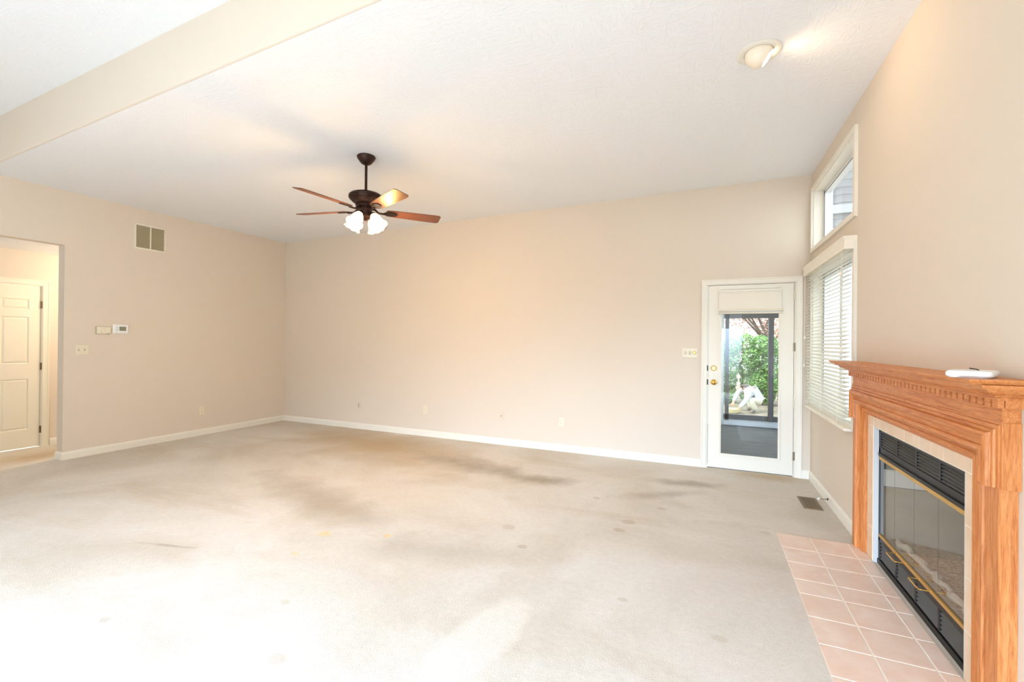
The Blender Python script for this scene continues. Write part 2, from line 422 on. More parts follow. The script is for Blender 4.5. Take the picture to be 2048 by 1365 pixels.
def knob(name, x, z, parent, big=True, m=BRASS, y=None, axis='y'):
    bm = B(); s = 1 if big else .78
    prof = [(0, 0), (.032, 0), (.032, .004), (.028, .008), (.014, .012), (.012, .022), (.018, .030), (.026, .036), (.029, .044), (.027, .052), (.018, .058), (0, .060)] if big else \
           [(0, 0), (.030, 0), (.030, .006), (.026, .012), (.024, .014), (.020, .018), (.020, .020), (0, .020)]
    rot = Matrix.Rotation(PI/2, 4, 'X') if axis == 'y' else Matrix.Rotation(PI/2, 4, 'Y')
    lathe(bm, prof, 28, (x, y, z) if axis == 'y' else (y, x, z), rot)
    if not big and axis == 'y': box(bm, x-.002, x+.002, y-.030, y-.018, z-.009, z+.009)
    return finish(name, bm, m, parent, smooth=True)
kp = wp(1427.5, 765, 1, D); kd = wp(1427.5, 737, 1, D)
knob('door_knob', kp.x, kp.z, d1, True, BRASS, yd0)
knob('deadbolt', kd.x, kd.z, d1, False, BRASS, yd0)
boxes('strike_plate', [(DX0-.002, DX0+.012, D-.0006, D+.004, kp.z-.03, kp.z+.03), (DX0-.002, DX0+.012, D-.0006, D+.004, kd.z-.03, kd.z+.03)], DARKSLOT, d1)
# pulled-up shade over the glass
sh = boxes('door_shade', [(.140, .735, yd0-.020, yd0-.012, 1.74, 1.965)], mat('shade_fabric', (240, 232, 216), 0.8), d1)
boxes('shade_headrail', [(.136, .740, yd0-.030, yd0-.009, 1.955, 1.978)], TRIM, sh, bevel=.003)
bm = B(); tube(bm, [(.134, yd0-.022, 1.752), (.752, yd0-.022, 1.752)], .012, 12); tube(bm, [(.134, yd0-.020, 1.724), (.744, yd0-.020, 1.724)], .010, 12)
finish('shade_bottom_roll', bm, mat('shade_rail', (236, 226, 206), 0.6), sh, smooth=True)

# ---------------------------------------------------------------- hall door (door_2)
d2 = struct(empty('door_2', (HX, 2.3, 0)))
casing_x('door_casing', HD0-.075, 2.82, 2.11, HX, .066, d2, TRIMH)
boxes('door_jamb', [(HX-.12, HX-.0005, HD1+.0, HD1+.0105, 0, 2.045), (HX-.12, HX-.0005, HD0-.0105, HD0, 0, 2.045), (HX-.12, HX-.0005, HD0, HD1, 2.036, 2.046)], TRIMH, d2)
def panel_leaf(y0, y1):
    bm = B(); x = HX-.012
    ys = [y0, y0+.085, y1-.105, y1]
    zs = [.012, .24, .87, 1.06, 1.64, 1.735, 1.86, 2.032]
    # front grid
    grid = [[bm.verts.new((x, yy, zz)) for zz in zs] for yy in ys]; pan = []
    for i in range(3):
        for j in range(len(zs)-1):
            f = bm.faces.new((grid[i][j], grid[i+1][j], grid[i+1][j+1], grid[i][j+1]))
            if i == 1 and j in (1, 3, 5): pan.append(f)
    bmesh.ops.recalc_face_normals(bm, faces=bm.faces)
    if pan[0].normal.x < 0:
        for f in bm.faces: f.normal_flip()
    bmesh.ops.inset_individual(bm, faces=pan, thickness=.012, depth=-.009)
    bmesh.ops.inset_individual(bm, faces=pan, thickness=.006, depth=0)
    bmesh.ops.inset_individual(bm, faces=pan, thickness=.022, depth=.007)
    me_back = [(x-.030, x-.0005-.010, y0, y1, .012, 2.032)]
    for b in me_back: box(bm, *b)
    for (a_, b_, c_, d_) in ((y0, y0, .012, 2.032), (y1, y1, .012, 2.032)):
        vs = [bm.verts.new(p) for p in ((x, a_, c_), (x, a_, d_), (x-.03, a_, d_), (x-.03, a_, c_))]; bm.faces.new(vs)
    me = bpy.data.meshes.new('door_leaf'); bm.to_mesh(me); bm.free(); me.materials.append(TRIMH)
    me.transform(Matrix.Translation(-world_loc(d2)))
    o = bpy.data.objects.new('door_leaf', me); COL.objects.link(o); o.parent = d2; return o
panel_leaf(2.312, HD1-.003); panel_leaf(HD0+.003, 2.308)
for z in (1.80, 1.02, .22):
    boxes('hinge', [(HX-.012, HX+.004, HD1-.006, HD1+.016, z-.045, z+.045)], mat('dark_hinge', (120, 100, 72), .4, .7), d2, bevel=.002)
knob('door_knob', 2.352, .925, d2, False, BRASS_D, HX-.012, 'x')

# ---------------------------------------------------------------- windows in the right wall
VINYL = mat('vinyl_frame', (238, 240, 242), 0.4)
def window_x(name, y0, y1, z0, z1, mull=None, tw=.040):
    w_ = struct(empty(name, (R, (y0+y1)/2, z0)))
    # projecting trim
    bm = B(); t = .021
    pr_ = [(0, -.005), (0, t), (1, t), (1, -.1)]
    rect_frame(bm, pr_, y0-tw, y1+tw, z0-tw, z1+tw, tw, lambda y, z, d: Vector((R-d, y, z)))
    finish('window_casing', bm, TRIM, w_)
    boxes('window_jamb', [(R-.001, R+.10, y0-.001, y0+.010, z0, z1), (R-.001, R+.10, y1-.010, y1+.001, z0, z1), (R-.001, R+.10, y0, y1, z0-.001, z0+.010), (R-.001, R+.10, y0, y1, z1-.010, z1+.001)], TRIM, w_)
    fw = .045; xa, xb = R+.085, R+.139
    L_ = [(xa, xb, y0, y0+fw, z0, z1), (xa, xb, y1-fw, y1, z0, z1), (xa, xb, y0, y1, z0, z0+fw), (xa, xb, y0, y1, z1-fw, z1)]
    if mull: L_.append((xa-.006, xb, mull-.035, mull+.035, z0, z1))
    fr = boxes('window_frame', L_, VINYL, w_, bevel=.003)
    bm = B(); rect_frame(bm, [(0, 0), (0, .004), (1, .004), (1, 0)], y0+fw-.006, y1-fw+.006, z0+fw-.006, z1-fw+.006, .004, lambda y, z, d: Vector((xa-d, y, z)))
    finish('glazing_gasket', bm, mat('gasket', (110, 110, 112), .6), w_)
    gs = [(y0+fw, y1-fw)] if not mull else [(y0+fw, mull-.035), (mull+.035, y1-fw)]
    for ga, gb in gs: boxes('glass_pane', [(R+.108, R+.114, ga, gb, z0+fw, z1-fw)], GLASS, w_)
    return w_
window_x('window_1', WY0, WY1, 2.36, 2.945)
w2 = window_x('window_2', WY0, WY1, .80, 2.10, mull=4.66)

# ---------------------------------------------------------------- venetian blind
BLIND = mat('blind_slat', (250, 248, 240), 0.4, spec=0.4)
_nt = BLIND.node_tree; _o = _nt.nodes['Material Output']; _t = _nt.nodes.new('ShaderNodeBsdfTranslucent'); _t.inputs[0].default_value = (.95, .95, .92, 1)
_m = _nt.nodes.new('ShaderNodeMixShader'); _m.inputs[0].default_value = .5
_nt.links.new(bsdf(BLIND).outputs[0], _m.inputs[1]); _nt.links.new(_t.outputs[0], _m.inputs[2]); _nt.links.new(_m.outputs[0], _o.inputs[0])
BLINDV = mat('blind_valance', (250, 242, 226), 0.45)
bl = empty('window_blind', (R-.045, 4.62, .75))
tag(bl, 'cream horizontal-slat venetian blind with a moulded valance covering the lower window', 'window blind')
by0, by1 = 3.955, 5.345
prof = [(0, 0), (.012, 0), (.014, .020), (.010, .045), (.012, .068), (.020, .082), (.020, .094), (0, .094)]
bm = B(); xv = R-.078; zv = 2.086
sweep(bm, [[Vector((R-.001, 5.352+d, zv+z)) for d, z in prof], [Vector((xv-d+.012, 5.352+d, zv+z)) for d, z in prof],
           [Vector((xv-d+.012, 3.925-d, zv+z)) for d, z in prof], [Vector((R-.001, 3.925-d, zv+z)) for d, z in prof]])
box(bm, xv+.012, R-.001, 3.925, 5.352, zv+.085, zv+.094)
finish('valance', bm, BLINDV, bl)
boxes('headrail', [(R-.060, R-.012, by0, by1, 2.09, 2.135)], BLINDV, bl)
bm = B(); nsl = 40; z = 2.062; sc_x = R-.038
zs_ = []
while z > .795: zs_.append(z); z -= .0318
for k, z in enumerate(zs_):
    hw = .0225; tilt = .30 if z > 1.25 else .16
    dz = hw*math.sin(tilt); dx = hw*math.cos(tilt)
    pts = [(-dx, -dz-.0012), (-dx*.5, -dz*.5+.0012), (0, .0016), (dx*.5, dz*.5+.0012), (dx, dz-.0012)]
    low = [(a_, b_-.0028) for a_, b_ in reversed(pts)]
    jit = random.uniform(-.004, .004)
    sweep(bm, [[Vector((sc_x+a_, by0+jit, z+b_)) for a_, b_ in pts+low], [Vector((sc_x+a_, by1+jit*.5, z+b_)) for a_, b_ in pts+low]])
finish('slats', bm, BLIND, bl)
boxes('bottom_rail', [(sc_x-.026, sc_x+.026, by0-.005, by1+.005, .752, .772)], BLINDV, bl, bevel=.003)
bm = B()
for yy in (4.14, 4.66, 5.20):
    for xx in (sc_x-.025, sc_x+.025): tube(bm, [(xx, yy, .76), (xx, yy, 2.10)], .0011, 6)
finish('ladder_cords', bm, BLINDV, bl)
def cord(y, x, z1, n=''):
    bm = B(); tube(bm, [(x, y, 2.09), (x, y, z1)], .0013, 6)
    c = finish('pull_cord', bm, BLINDV, bl)
    bm = B(); lathe(bm, [(0, .030), (.004, .029), (.006, .02), (.011, .004), (.011, 0), (0, 0)], 14, (x, y, z1-.028)); finish('cord_tassel', bm, BLINDV, c, smooth=True)
cord(4.02, R-.066, 1.365); cord(5.335, R-.068, 1.475); cord(5.335+.012, R-.072, 1.19)
cord(4.03, R-.069, 1.94)

# ---------------------------------------------------------------- fireplace: tile surround
tfx = R-.006
def tiles(name, cells, plane, g, m, t=.006, parent=None, base=None):
    """cells: (a0,a1,b0,b1); plane 'x' (faces -x at x=tfx) or 'z' (top at z)"""
    bm = B()
    for a0, a1, b0, b1 in cells:
        if plane == 'x': box(bm, base, base+t, a0+g, a1-g, b0+g, b1-g)
        else: box(bm, a0+g, a1-g, b0+g, b1-g, base-t, base)
    return finish(name, bm, m, parent, bevel=.0015)
ts = empty('tile_surround', (R, 3.0, 0))
tag(ts, 'cream beige ceramic tile border framing the black fireplace insert', 'tile surround')
hz = [0, .21, .43, .645, .864]; vy = [2.372, 2.39, 2.621, 2.863, 3.05, 3.30, 3.515, 3.634]
cells = [(3.53, 3.634, a_, b_) for a_, b_ in zip(hz, hz[1:])] + [(2.372, 2.436, a_, b_) for a_, b_ in zip(hz, hz[1:])]
cells += [(a_, b_, .864, .935) for a_, b_ in zip(vy[1:], vy[2:])]
tiles('tile', cells, 'x', .0034, TILE_WALL, base=tfx-.002, parent=ts)
boxes('grout', [(tfx, R-.0004, 3.53, 3.63, 0, .864), (tfx, R-.0004, 2.374, 2.436, 0, .864), (tfx, R-.0004, 2.374, 3.63, .864, .934)], GROUT, ts)
PE_ = mat('plaster_edge', (222, 220, 216), .7)
boxes('opening_edge', [(R-.004, R+.020, 3.522, 3.529, 0, .858)], PE_, ts); boxes('opening_edge', [(R-.004, R+.020, 2.441, 2.448, 0, .858)], PE_, ts)
# hearth
hx0, hx1 = .489, .9925
rowY = [3.757, 3.506, 3.288, 3.062, 2.896, 2.668, 2.443, 2.225, 2.005]
colX = [hx0, .694, .914, hx1+.0]
hr = empty('tile_hearth', (.74, 2.9, 0))
tag(hr, 'pinkish beige ceramic tile hearth set in the carpet before the fireplace', 'hearth')
cells = [(x0_, x1_, yb_, ya_) for ya_, yb_ in zip(rowY, rowY[1:]) for x0_, x1_ in zip(colX, colX[1:])]
tiles('tile', cells, 'z', .0042, TILE_FLOOR, base=.006, t=.010, parent=hr)
boxes('grout', [(hx0+.006, hx1, 2.0, 3.752, -.02, .0035)], GROUT, hr)

# ---------------------------------------------------------------- fireplace mantel (oak)
mt = empty('fireplace_mantel', (R, 2.95, 0))
tag(mt, 'honey oak fireplace mantel with dentil moulding, fluted legs and crown shelf', 'mantel')
YF, YNr = 3.775, 2.110        # outer faces of the legs
cp = [(0, .0005), (0, .052), (.30, .052), (.315, .046), (.36, .046), (.375, .056), (.46, .056), (.48, .046), (.56, .034), (.66, .030), (.70, .026),
      (.74, .030), (.84, .034), (.92, .026), (.97, .016), (1.0, .014), (1.0, .0005)]
WF, WN, HO, HI = .143, .250, 1.06, .930
st = [[Vector((R-d, YF-u*WF, .007)) for u, d in cp], [Vector((R-d, YF-u*WF, HO-(HO-HI)*u)) for u, d in cp],
      [Vector((R-d, YNr+u*WN, HO-(HO-HI)*u)) for u, d in cp], [Vector((R-d, YNr+u*WN, .007)) for u, d in cp]]
for nm, a_, m_ in (('leg', 0, OAKV), ('header', 1, OAKH), ('leg', 2, OAKV)):
    bm = B(); sweep(bm, [st[a_], st[a_+1]]); finish(nm, bm, m_, mt)
# raised architrave returning down the corners
YE, YEn = 3.792, 2.093
ep = [(0, .0005), (0, .052), (.08, .052), (.08, .058), (.2, .058), (.22, .064), (.3, .066), (.34, .078), (.46, .082), (.53, .078), (.60, .069), (.70, .063), (.78, .061),
      (.80, .068), (.84, .071), (.93, .071), (.97, .066), (1.0, .058), (1.0, .0005)]
EO, EI, EB = 1.118, .992, .885; WEf, WEn = .082, .120
stt = [[Vector((R-d, YE-u*WEf, EB)) for u, d in ep], [Vector((R-d, YE-u*WEf, EO-(EO-EI)*u)) for u, d in ep],
       [Vector((R-d, YEn+u*WEn, EO-(EO-EI)*u)) for u, d in ep], [Vector((R-d, YEn+u*WEn, EB)) for u, d in ep]]
for nm, a_, m_ in (('corner_return', 0, OAKV), ('architrave', 1, OAKH), ('corner_return', 2, OAKV)):
    bm = B(); sweep(bm, [stt[a_], stt[a_+1]]); finish(nm, bm, m_, mt)
boxes('frieze', [(R-.050, R-.0005, 2.098, 3.788, 1.10, 1.25)], OAKH, mt)
def ring3(prof_, bf=.050, yf=3.788, yn=2.098):
    """profile (offset, z) swept round far return, front and near return"""
    return [[Vector((R-.0005, yf+o, z)) for o, z in prof_], [Vector((R-bf-o, yf+o, z)) for o, z in prof_],
            [Vector((R-bf-o, yn-o, z)) for o, z in prof_], [Vector((R-.0005, yn-o, z)) for o, z in prof_]]
bm = B(); sweep(bm, ring3([(-.01, 1.168), (.0005, 1.168), (.0005, 1.198), (-.01, 1.198)]))
yy = 2.098-.014; pitch = .0462
yk = 2.086
while yk < 3.80:
    box(bm, R-.050-.018, R-.05, yk, yk+pitch*.64, 1.169, 1.197); yk += pitch
box(bm, R-.048, R-.001, 2.082, 2.10, 1.170, 1.197); box(bm, R-.048, R-.001, 3.786, 3.804, 1.170, 1.197)
finish('dentil_band', bm, OAKH, mt)
cr = [(-.01, 1.196), (.018, 1.196), (.022, 1.201), (.022, 1.206), (.030, 1.209), (.036, 1.2115), (.038, 1.215), (.050, 1.219), (.064, 1.227), (.072, 1.237), (.074, 1.240),
      (.088, 1.241), (.090, 1.246), (.092, 1.2535), (-.01, 1.2535)]
bm = B(); sweep(bm, ring3(cr)); finish('crown_moulding', bm, OAKH, mt)
shp = [(-.049, 1.253), (.108, 1.253), (.114, 1.256), (.118, 1.260), (.124, 1.266), (.126, 1.272), (-.049, 1.2725)]
bm = B()
sts = ring3(shp, yf=3.748, yn=2.126)
sweep(bm, sts)
box(bm, R-.06, R-.0005, 2.1, 3.77, 1.2535, 1.2722)
finish('shelf', bm, OAKH, mt)

# ---------------------------------------------------------------- fireplace insert
IX = R+.020; IY0, IY1 = 2.446, 3.524; IZ = .852
fi = empty('fireplace_insert', (IX, 3.0, 0))
tag(fi, 'black metal fireplace insert with louvers, brass trim and folding glass doors', 'fireplace')
boxes('frame', [(IX, IX+.03, IY0, IY0+.028, .0, IZ), (IX, IX+.03, IY1-.028, IY1, .0, IZ), (IX, IX+.03, IY0, IY1, .832, IZ),
                (IX, IX+.03, IY0, IY1, .700, .742), (IX, IX+.03, IY0, IY1, .142, .176), (IX-.006, IX+.03, IY0, IY1, .0, .030)], BLACK, fi, bevel=.003)
boxes('hood', [(IX-.012, IX+.02, IY0+.020, IY1-.028, .688, .706)], BLACK, fi, bevel=.004)
def louver(z0, z1, nm):
    bm = B(); ys = [IY0+.028+(IY1-IY0-.056)*k/4 for k in range(5)]
    for k in range(1, 4): box(bm, IX+.001, IX+.02, ys[k]-.009, ys[k]+.009, z0, z1, 1)
    n = 5
    for i in range(n):
        zc_ = z0+(i+.5)*(z1-z0)/n
        for k in range(4):
            ya_, yb_ = ys[k]+(.009 if k else .004), ys[k+1]-(.009 if k < 3 else .004)
            p4 = [(IX+.0005, zc_-.0050), (IX+.002, zc_-.0065), (IX+.013, zc_+.0015), (IX+.011, zc_+.003)]
            prism(bm, p4, lambda p, t_: Vector((p[0], t_, p[1])), ya_, yb_)
    box(bm, IX+.024, IX+.028, IY0+.02, IY1-.02, z0-.004, z1+.004, 1)
    finish(nm, bm, [BLACK2, BLACK], fi)
louver(.744, .831, 'top_louver'); louver(.036, .140, 'bottom_louver')
boxes('brass_trim', [(IX-.006, IX+.004, IY0+.040, IY1-.030, .664, .684)], BRASS_D, fi)
boxes('brass_trim', [(IX-.006, IX+.004, IY0+.040, IY1-.030, .178, .196)], BRASS_D, fi)
ysp = [IY0+.042, 2.74, 3.008, 3.27, IY1-.032]
for k in range(4):
    bm = B(); box(bm, IX+.001, IX+.005, ysp[k]+.0015, ysp[k+1]-.0015, .196, .664)
    g = finish('glass_door', bm, GLASS_F, fi)
    if k in (1, 2):
        c = ysp[2]-.15 if k == 1 else ysp[2]+.15
        bm = B(); hw = .062; zz = .187; x1_ = IX-.005; x0_ = IX-.052
        pts = [(x1_, c-hw, zz)]
        for a_ in range(7): t_ = PI/2*a_/6; pts.append((x0_+.012-.012*math.sin(t_), c-hw+.012*(1-math.cos(t_)), zz))
        for a_ in range(7): t_ = PI/2*a_/6; pts.append((x0_+.012*(1-math.cos(t_)), c+hw-.012+.012*math.sin(t_), zz))
        pts.append((x1_, c+hw, zz)); tube(bm, pts, .0032, 8); finish('handle', bm, BRASS, g, smooth=True)
FIREB = mat('firebox_refractory', (205, 196, 180), 0.9)
vf = coords(FIREB); bump(FIREB, noise(FIREB, vf, 60, 4), .4, .004)
LK(FIREB, mixc(FIREB, noise(FIREB, vf, 3.5, 5, .6), lin((160, 152, 138)), lin((200, 192, 176))), bsdf(FIREB).inputs['Base Color'])
bm = B()
xa, xb = IX+.03, IX+.52; zf, zt = .165, .70
for pts in (((xa, IY0+.02, zf), (xa, IY1-.02, zf), (xb, IY1-.16, zf), (xb, IY0+.16, zf)),
            ((xb, IY0+.16, zf), (xb, IY1-.16, zf), (xb, IY1-.16, zt), (xb, IY0+.16, zt)),
            ((xa, IY0+.02, zf), (xb, IY0+.16, zf), (xb, IY0+.16, zt), (xa, IY0+.02, zt)),
            ((xa, IY1-.02, zf), (xb, IY1-.16, zf), (xb, IY1-.16, zt), (xa, IY1-.02, zt)),
            ((xa, IY0+.02, zt), (xa, IY1-.02, zt), (xb, IY1-.16, zt), (xb, IY0+.16, zt))):
    bm.faces.new([bm.verts.new(p) for p in pts])
o = finish('firebox', bm, FIREB, fi)
EMB = mat('ember_granules', (176, 150, 112), 1.0)
ve = coords(EMB); LK(EMB, ramp(EMB, noise(EMB, ve, 55, 4, .7), [(.35, lin((120, 96, 66))), (.55, lin((186, 160, 120))), (.7, lin((214, 204, 184)))]), bsdf(EMB).inputs['Base Color'])
bump(EMB, noise(EMB, ve, 80, 3), 1.0, .01)
bm = B(); n1_, n2_ = 40, 18; g_ = []
for i in range(n1_+1):
    row = []
    for j in range(n2_+1):
        u, w_ = i/n1_, j/n2_; yA = IY0+.03+.14*w_; yB = IY1-.03-.14*w_
        h = .172+.030*math.sin(PI*u)*(w_**.6)+random.uniform(-.003, .003)+.012*math.sin(9*u)*w_
        row.append(bm.verts.new((xa+.02+(xb-xa-.03)*w_, yA+(yB-yA)*u, h)))
    g_.append(row)
for i in range(n1_):
    for j in range(n2_): bm.faces.new((g_[i][j], g_[i+1][j], g_[i+1][j+1], g_[i][j+1]))
o = finish('ember_bed', bm, EMB, fi, smooth=True); o['kind'] = 'stuff'
bm = B(); pts = []
for k in range(24):
    u = k/23; pts.append((xa+.035+.012*math.sin(k*1.7)+.02*math.sin(u*PI), IY0+.08+(IY1-IY0-.16)*u, .185+.006*math.sin(k*2.3)))
tube(bm, pts, .02, 8, rr=[.016+.006*math.sin(k*1.3) for k in range(24)])
finish('ash_ridge', bm, mat('ash', (214, 208, 196), 1.0), fi, smooth=True)

# white flat device on the shelf
wd = empty('electronic_device', (.893, 2.145, 1.2725))
tag(wd, 'flat white plastic device lying on the near end of the oak mantel shelf', 'device')
bm = B(); hwx, hwy, hh = .060, .092, .024; r_ = .022
ang = math.radians(-30); ca, sa = math.cos(ang), math.sin(ang)
def rr_loop(hx_, hy_, r, z):
    out = []
    for (cx, cy, a0) in ((hx_-r, hy_-r, 0), (-hx_+r, hy_-r, PI/2), (-hx_+r, -hy_+r, PI), (hx_-r, -hy_+r, 3*PI/2)):
        for k in range(6):
            a_ = a0+PI/2*k/5; x_, y_ = cx+r*math.cos(a_), cy+r*math.sin(a_)
            out.append(Vector((.893+x_*ca-y_*sa, 2.145+x_*sa+y_*ca, z)))
    return out
zb = 1.2728
sweep(bm, [rr_loop(hwx-.008, hwy-.008, r_, zb), rr_loop(hwx-.006, hwy-.006, r_, zb+.003), rr_loop(hwx, hwy, r_, zb+.007), rr_loop(hwx, hwy, r_, zb+hh-.006), rr_loop(hwx-.005, hwy-.005, r_, zb+hh)])
finish('case', bm, WHITEPL, wd, smooth=True)
bm = B(); sweep(bm, [rr_loop(hwx-.009, hwy-.009, r_, zb-.0005), rr_loop(hwx-.009, hwy-.009, r_, zb+.003)]); finish('base_pad', bm, DARKSLOT, wd)
bm = B(); tube(bm, [(.913, 2.150, zb+hh), (.909, 2.158, zb+hh+.004), (.899, 2.178, zb+hh+.006)], .0022, 8); finish('latch', bm, DARKSLOT, wd)

# ---------------------------------------------------------------- ceiling fan
FX, FY, FZ = -2.898, 3.208, 2.592
cf = empty('ceiling_fan', (FX, FY, zc(FX)))
tag(cf, 'dark bronze ceiling fan with five brown blades and lit frosted glass shades', 'ceiling fan')
zt = zc(FX)
bm = B(); tiltm = Matrix.Rotation(-.0123, 4, 'Y')
lathe(bm, [(0, .001), (.078, .001), (.084, -.006), (.082, -.018), (.070, -.036), (.058, -.052), (.044, -.068), (.024, -.078), (.016, -.080), (0, -.080)], 36, (FX, FY, zt-.001))
finish('canopy', bm, BRONZE, cf, smooth=True)
bm = B(); lathe(bm, [(.0125, 2.755), (.0125, zt-.07)], 20, (FX, FY, 0)); lathe(bm, [(.0, 2.785), (.02, 2.785), (.024, 2.775), (.024, 2.745), (0, 2.745)], 20, (FX, FY, 0)); finish('downrod', bm, BRONZE, cf, smooth=True)
bm = B(); lathe(bm, [(0, 2.762), (.05, 2.760), (.11, 2.752), (.138, 2.742), (.150, 2.730), (.153, 2.722), (.149, 2.714), (.153, 2.708), (.150, 2.700), (.136, 2.684), (.118, 2.668), (.100, 2.656), (.092, 2.650), (0, 2.650)], 48, (FX, FY, 0))
mo = finish('motor_housing', bm, BRONZE, cf, smooth=True)
bm = B(); lathe(bm, [(.0, 2.655), (.080, 2.655), (.080, 2.632), (.0, 2.632)], 40, (FX, FY, 0))
for k in range(24):
    a_ = 2*PI*k/24; c_, s_ = math.cos(a_), math.sin(a_)
    box(bm, FX+.084*c_-.004, FX+.084*c_+.004, FY+.084*s_-.004, FY+.084*s_+.004, 2.633, 2.653)
lathe(bm, [(.088, 2.634), (.091, 2.630), (.086, 2.625), (.060, 2.622), (.0, 2.622)], 40, (FX, FY, 0))
finish('vent_ring', bm, BRONZE, mo, smooth=True)
bm = B(); lathe(bm, [(0, 2.624), (.060, 2.622), (.062, 2.600), (.058, 2.596), (.054, 2.592), (.054, 2.545), (.057, 2.540), (.054, 2.532), (.044, 2.520), (.03, 2.508), (.014, 2.500), (0, 2.498)], 36, (FX, FY, 0))
hub = finish('light_fitter', bm, BRONZE, cf, smooth=True)
BLADE = mat('walnut_blade', (118, 72, 50), 0.38, spec=0.45)
vb2 = coords(BLADE, (2, 26, 8)); LK(BLADE, ramp(BLADE, noise(BLADE, vb2, 3, 6, .6, .8), [(.3, lin((92, 52, 36))), (.55, lin((126, 76, 52))), (.8, lin((106, 62, 42)))]), bsdf(BLADE).inputs['Base Color'])
def blade_mesh():
    bm = B(); rs = [.185, .20, .25, .35, .50, .62, .672, .690, .698]; ws = [.044, .052, .058, .064, .069, .072, .071, .064, .052]
    top = [(r, w_) for r, w_ in zip(rs, ws)]; outl = [(r, w_) for r, w_ in top]+[(r, -w_) for r, w_ in reversed(top)]
    sweep(bm, [[Vector((x, y, -.003)) for x, y in outl], [Vector((x, y, .003)) for x, y in outl]])
    me = bpy.data.meshes.new('blade'); bmesh.ops.recalc_face_normals(bm, faces=bm.faces); bm.to_mesh(me); bm.free(); me.materials.append(BLADE); return me
def iron_mesh():
    bm = B()
    # plate under the blade root, with a raised rim
    outl = []
    for k in range(13):
        a_ = -PI/2+PI*k/12; outl.append((.245+.045*math.cos(a_), .036*math.sin(a_)))
    outl += [(.205, .040), (.175, .024), (.165, .012), (.165, -.012), (.175, -.024), (.205, -.040)]
    sweep(bm, [[Vector((x, y, -.0045)) for x, y in outl], [Vector((x*.98+.004, y*.9, -.011)) for x, y in outl]])
    me = bpy.data.meshes.new('blade_iron'); bmesh.ops.recalc_face_normals(bm, faces=bm.faces); bm.to_mesh(me); bm.free(); me.materials.append(BRONZE); return me
def arm_mesh():
    bm = B(); tube(bm, [(.055, 0, .024), (.085, 0, .018), (.105, 0, .000), (.125, 0, -.010), (.15, 0, -.011), (.185, 0, -.008)], .008, 8, rr=[.012, .011, .009, .008, .009, .012])
    me = bpy.data.meshes.new('blade_arm'); bmesh.ops.recalc_face_normals(bm, faces=bm.faces); bm.to_mesh(me); bm.free(); me.materials.append(BRONZE)
    for p in me.polygons: p.use_smooth = True
    return me
bmsh, imsh, amsh = blade_mesh(), iron_mesh(), arm_mesh()
for k in range(5):
    az = math.radians(-168.34+72*k)
    def put(nm, me, parent, pitch):
        o = bpy.data.objects.new(nm, me); COL.objects.link(o); o.parent = parent; return o
    bo = put('blade', bmsh, cf, 1)
    bo.matrix_local = Matrix.Translation((0, 0, FZ-zt)) @ Matrix.Rotation(az, 4, 'Z') @ Matrix.Rotation(math.radians(-13), 4, 'X')
    io = put('blade_iron', imsh, bo, 1)
    ao = put('blade_arm', amsh, cf, 0)
    ao.matrix_local = Matrix.Translation((0, 0, FZ-zt)) @ Matrix.Rotation(az, 4, 'Z')
SHADE = emis('frosted_glass_lit', (255, 224, 180), 1.5, (250, 240, 220)); SHADE.node_tree.nodes['Principled BSDF'].inputs['Roughness'].default_value = .35
BULB = emis('lit_bulb', (255, 230, 190), 9.0)
for az in (4, 94, 184, 274):
    a_ = math.radians(az); dirh = Vector((math.cos(a_), math.sin(a_), 0))
    neck = Vector((FX, FY, 2.552))+dirh*.078
    axis = (dirh*math.sin(math.radians(34))-Vector((0, 0, 1))*math.cos(math.radians(34))).normalized()
    q = Vector((0, 0, 1)).rotation_difference(axis).to_matrix().to_4x4()
    bm = B(); tube(bm, [Vector((FX, FY, 2.560))+dirh*.045, Vector((FX, FY, 2.566))+dirh*.062, neck-axis*.012, neck+axis*.004], .011, 10)
    lathe(bm, [(0, -.010), (.022, -.010), (.027, -.002), (.028, .012), (.024, .014)], 20, neck, q)
    hol = finish('lamp_arm', bm, BRONZE, hub, smooth=True)
    bm = B(); prof = [(.026, .006), (.031, .016), (.042, .034), (.050, .054), (.054, .076), (.057, .096), (.062, .112), (.070, .126), (.078, .136)]
    rings = lathe(bm, prof, 64, neck, q)
    for j, ring in enumerate(rings[-3:]):
        for i, v_ in enumerate(ring):
            w_ = .0012*(j+1)*math.cos(8*2*PI*i/64); v_.co += axis*w_
    so = finish('lamp_shade', bm, SHADE, hub, smooth=True)
    sm = so.modifiers.new('solid', 'SOLIDIFY'); sm.thickness = .003
    bm = B(); lathe(bm, [(0, .012), (.012, .014), (.014, .030), (.024, .050), (.028, .068), (.022, .088), (.010, .098), (0, .100)], 16, neck, q)
    finish('bulb', bm, BULB, so, smooth=True)
    lo = light('fan_lamp_light', 'POINT', neck+axis*.155, 12, (1.0, .58, .18), shadow_soft_size=.05)
    lo.parent = cf; lo.location = Vector(lo.location)-Vector(cf.location)

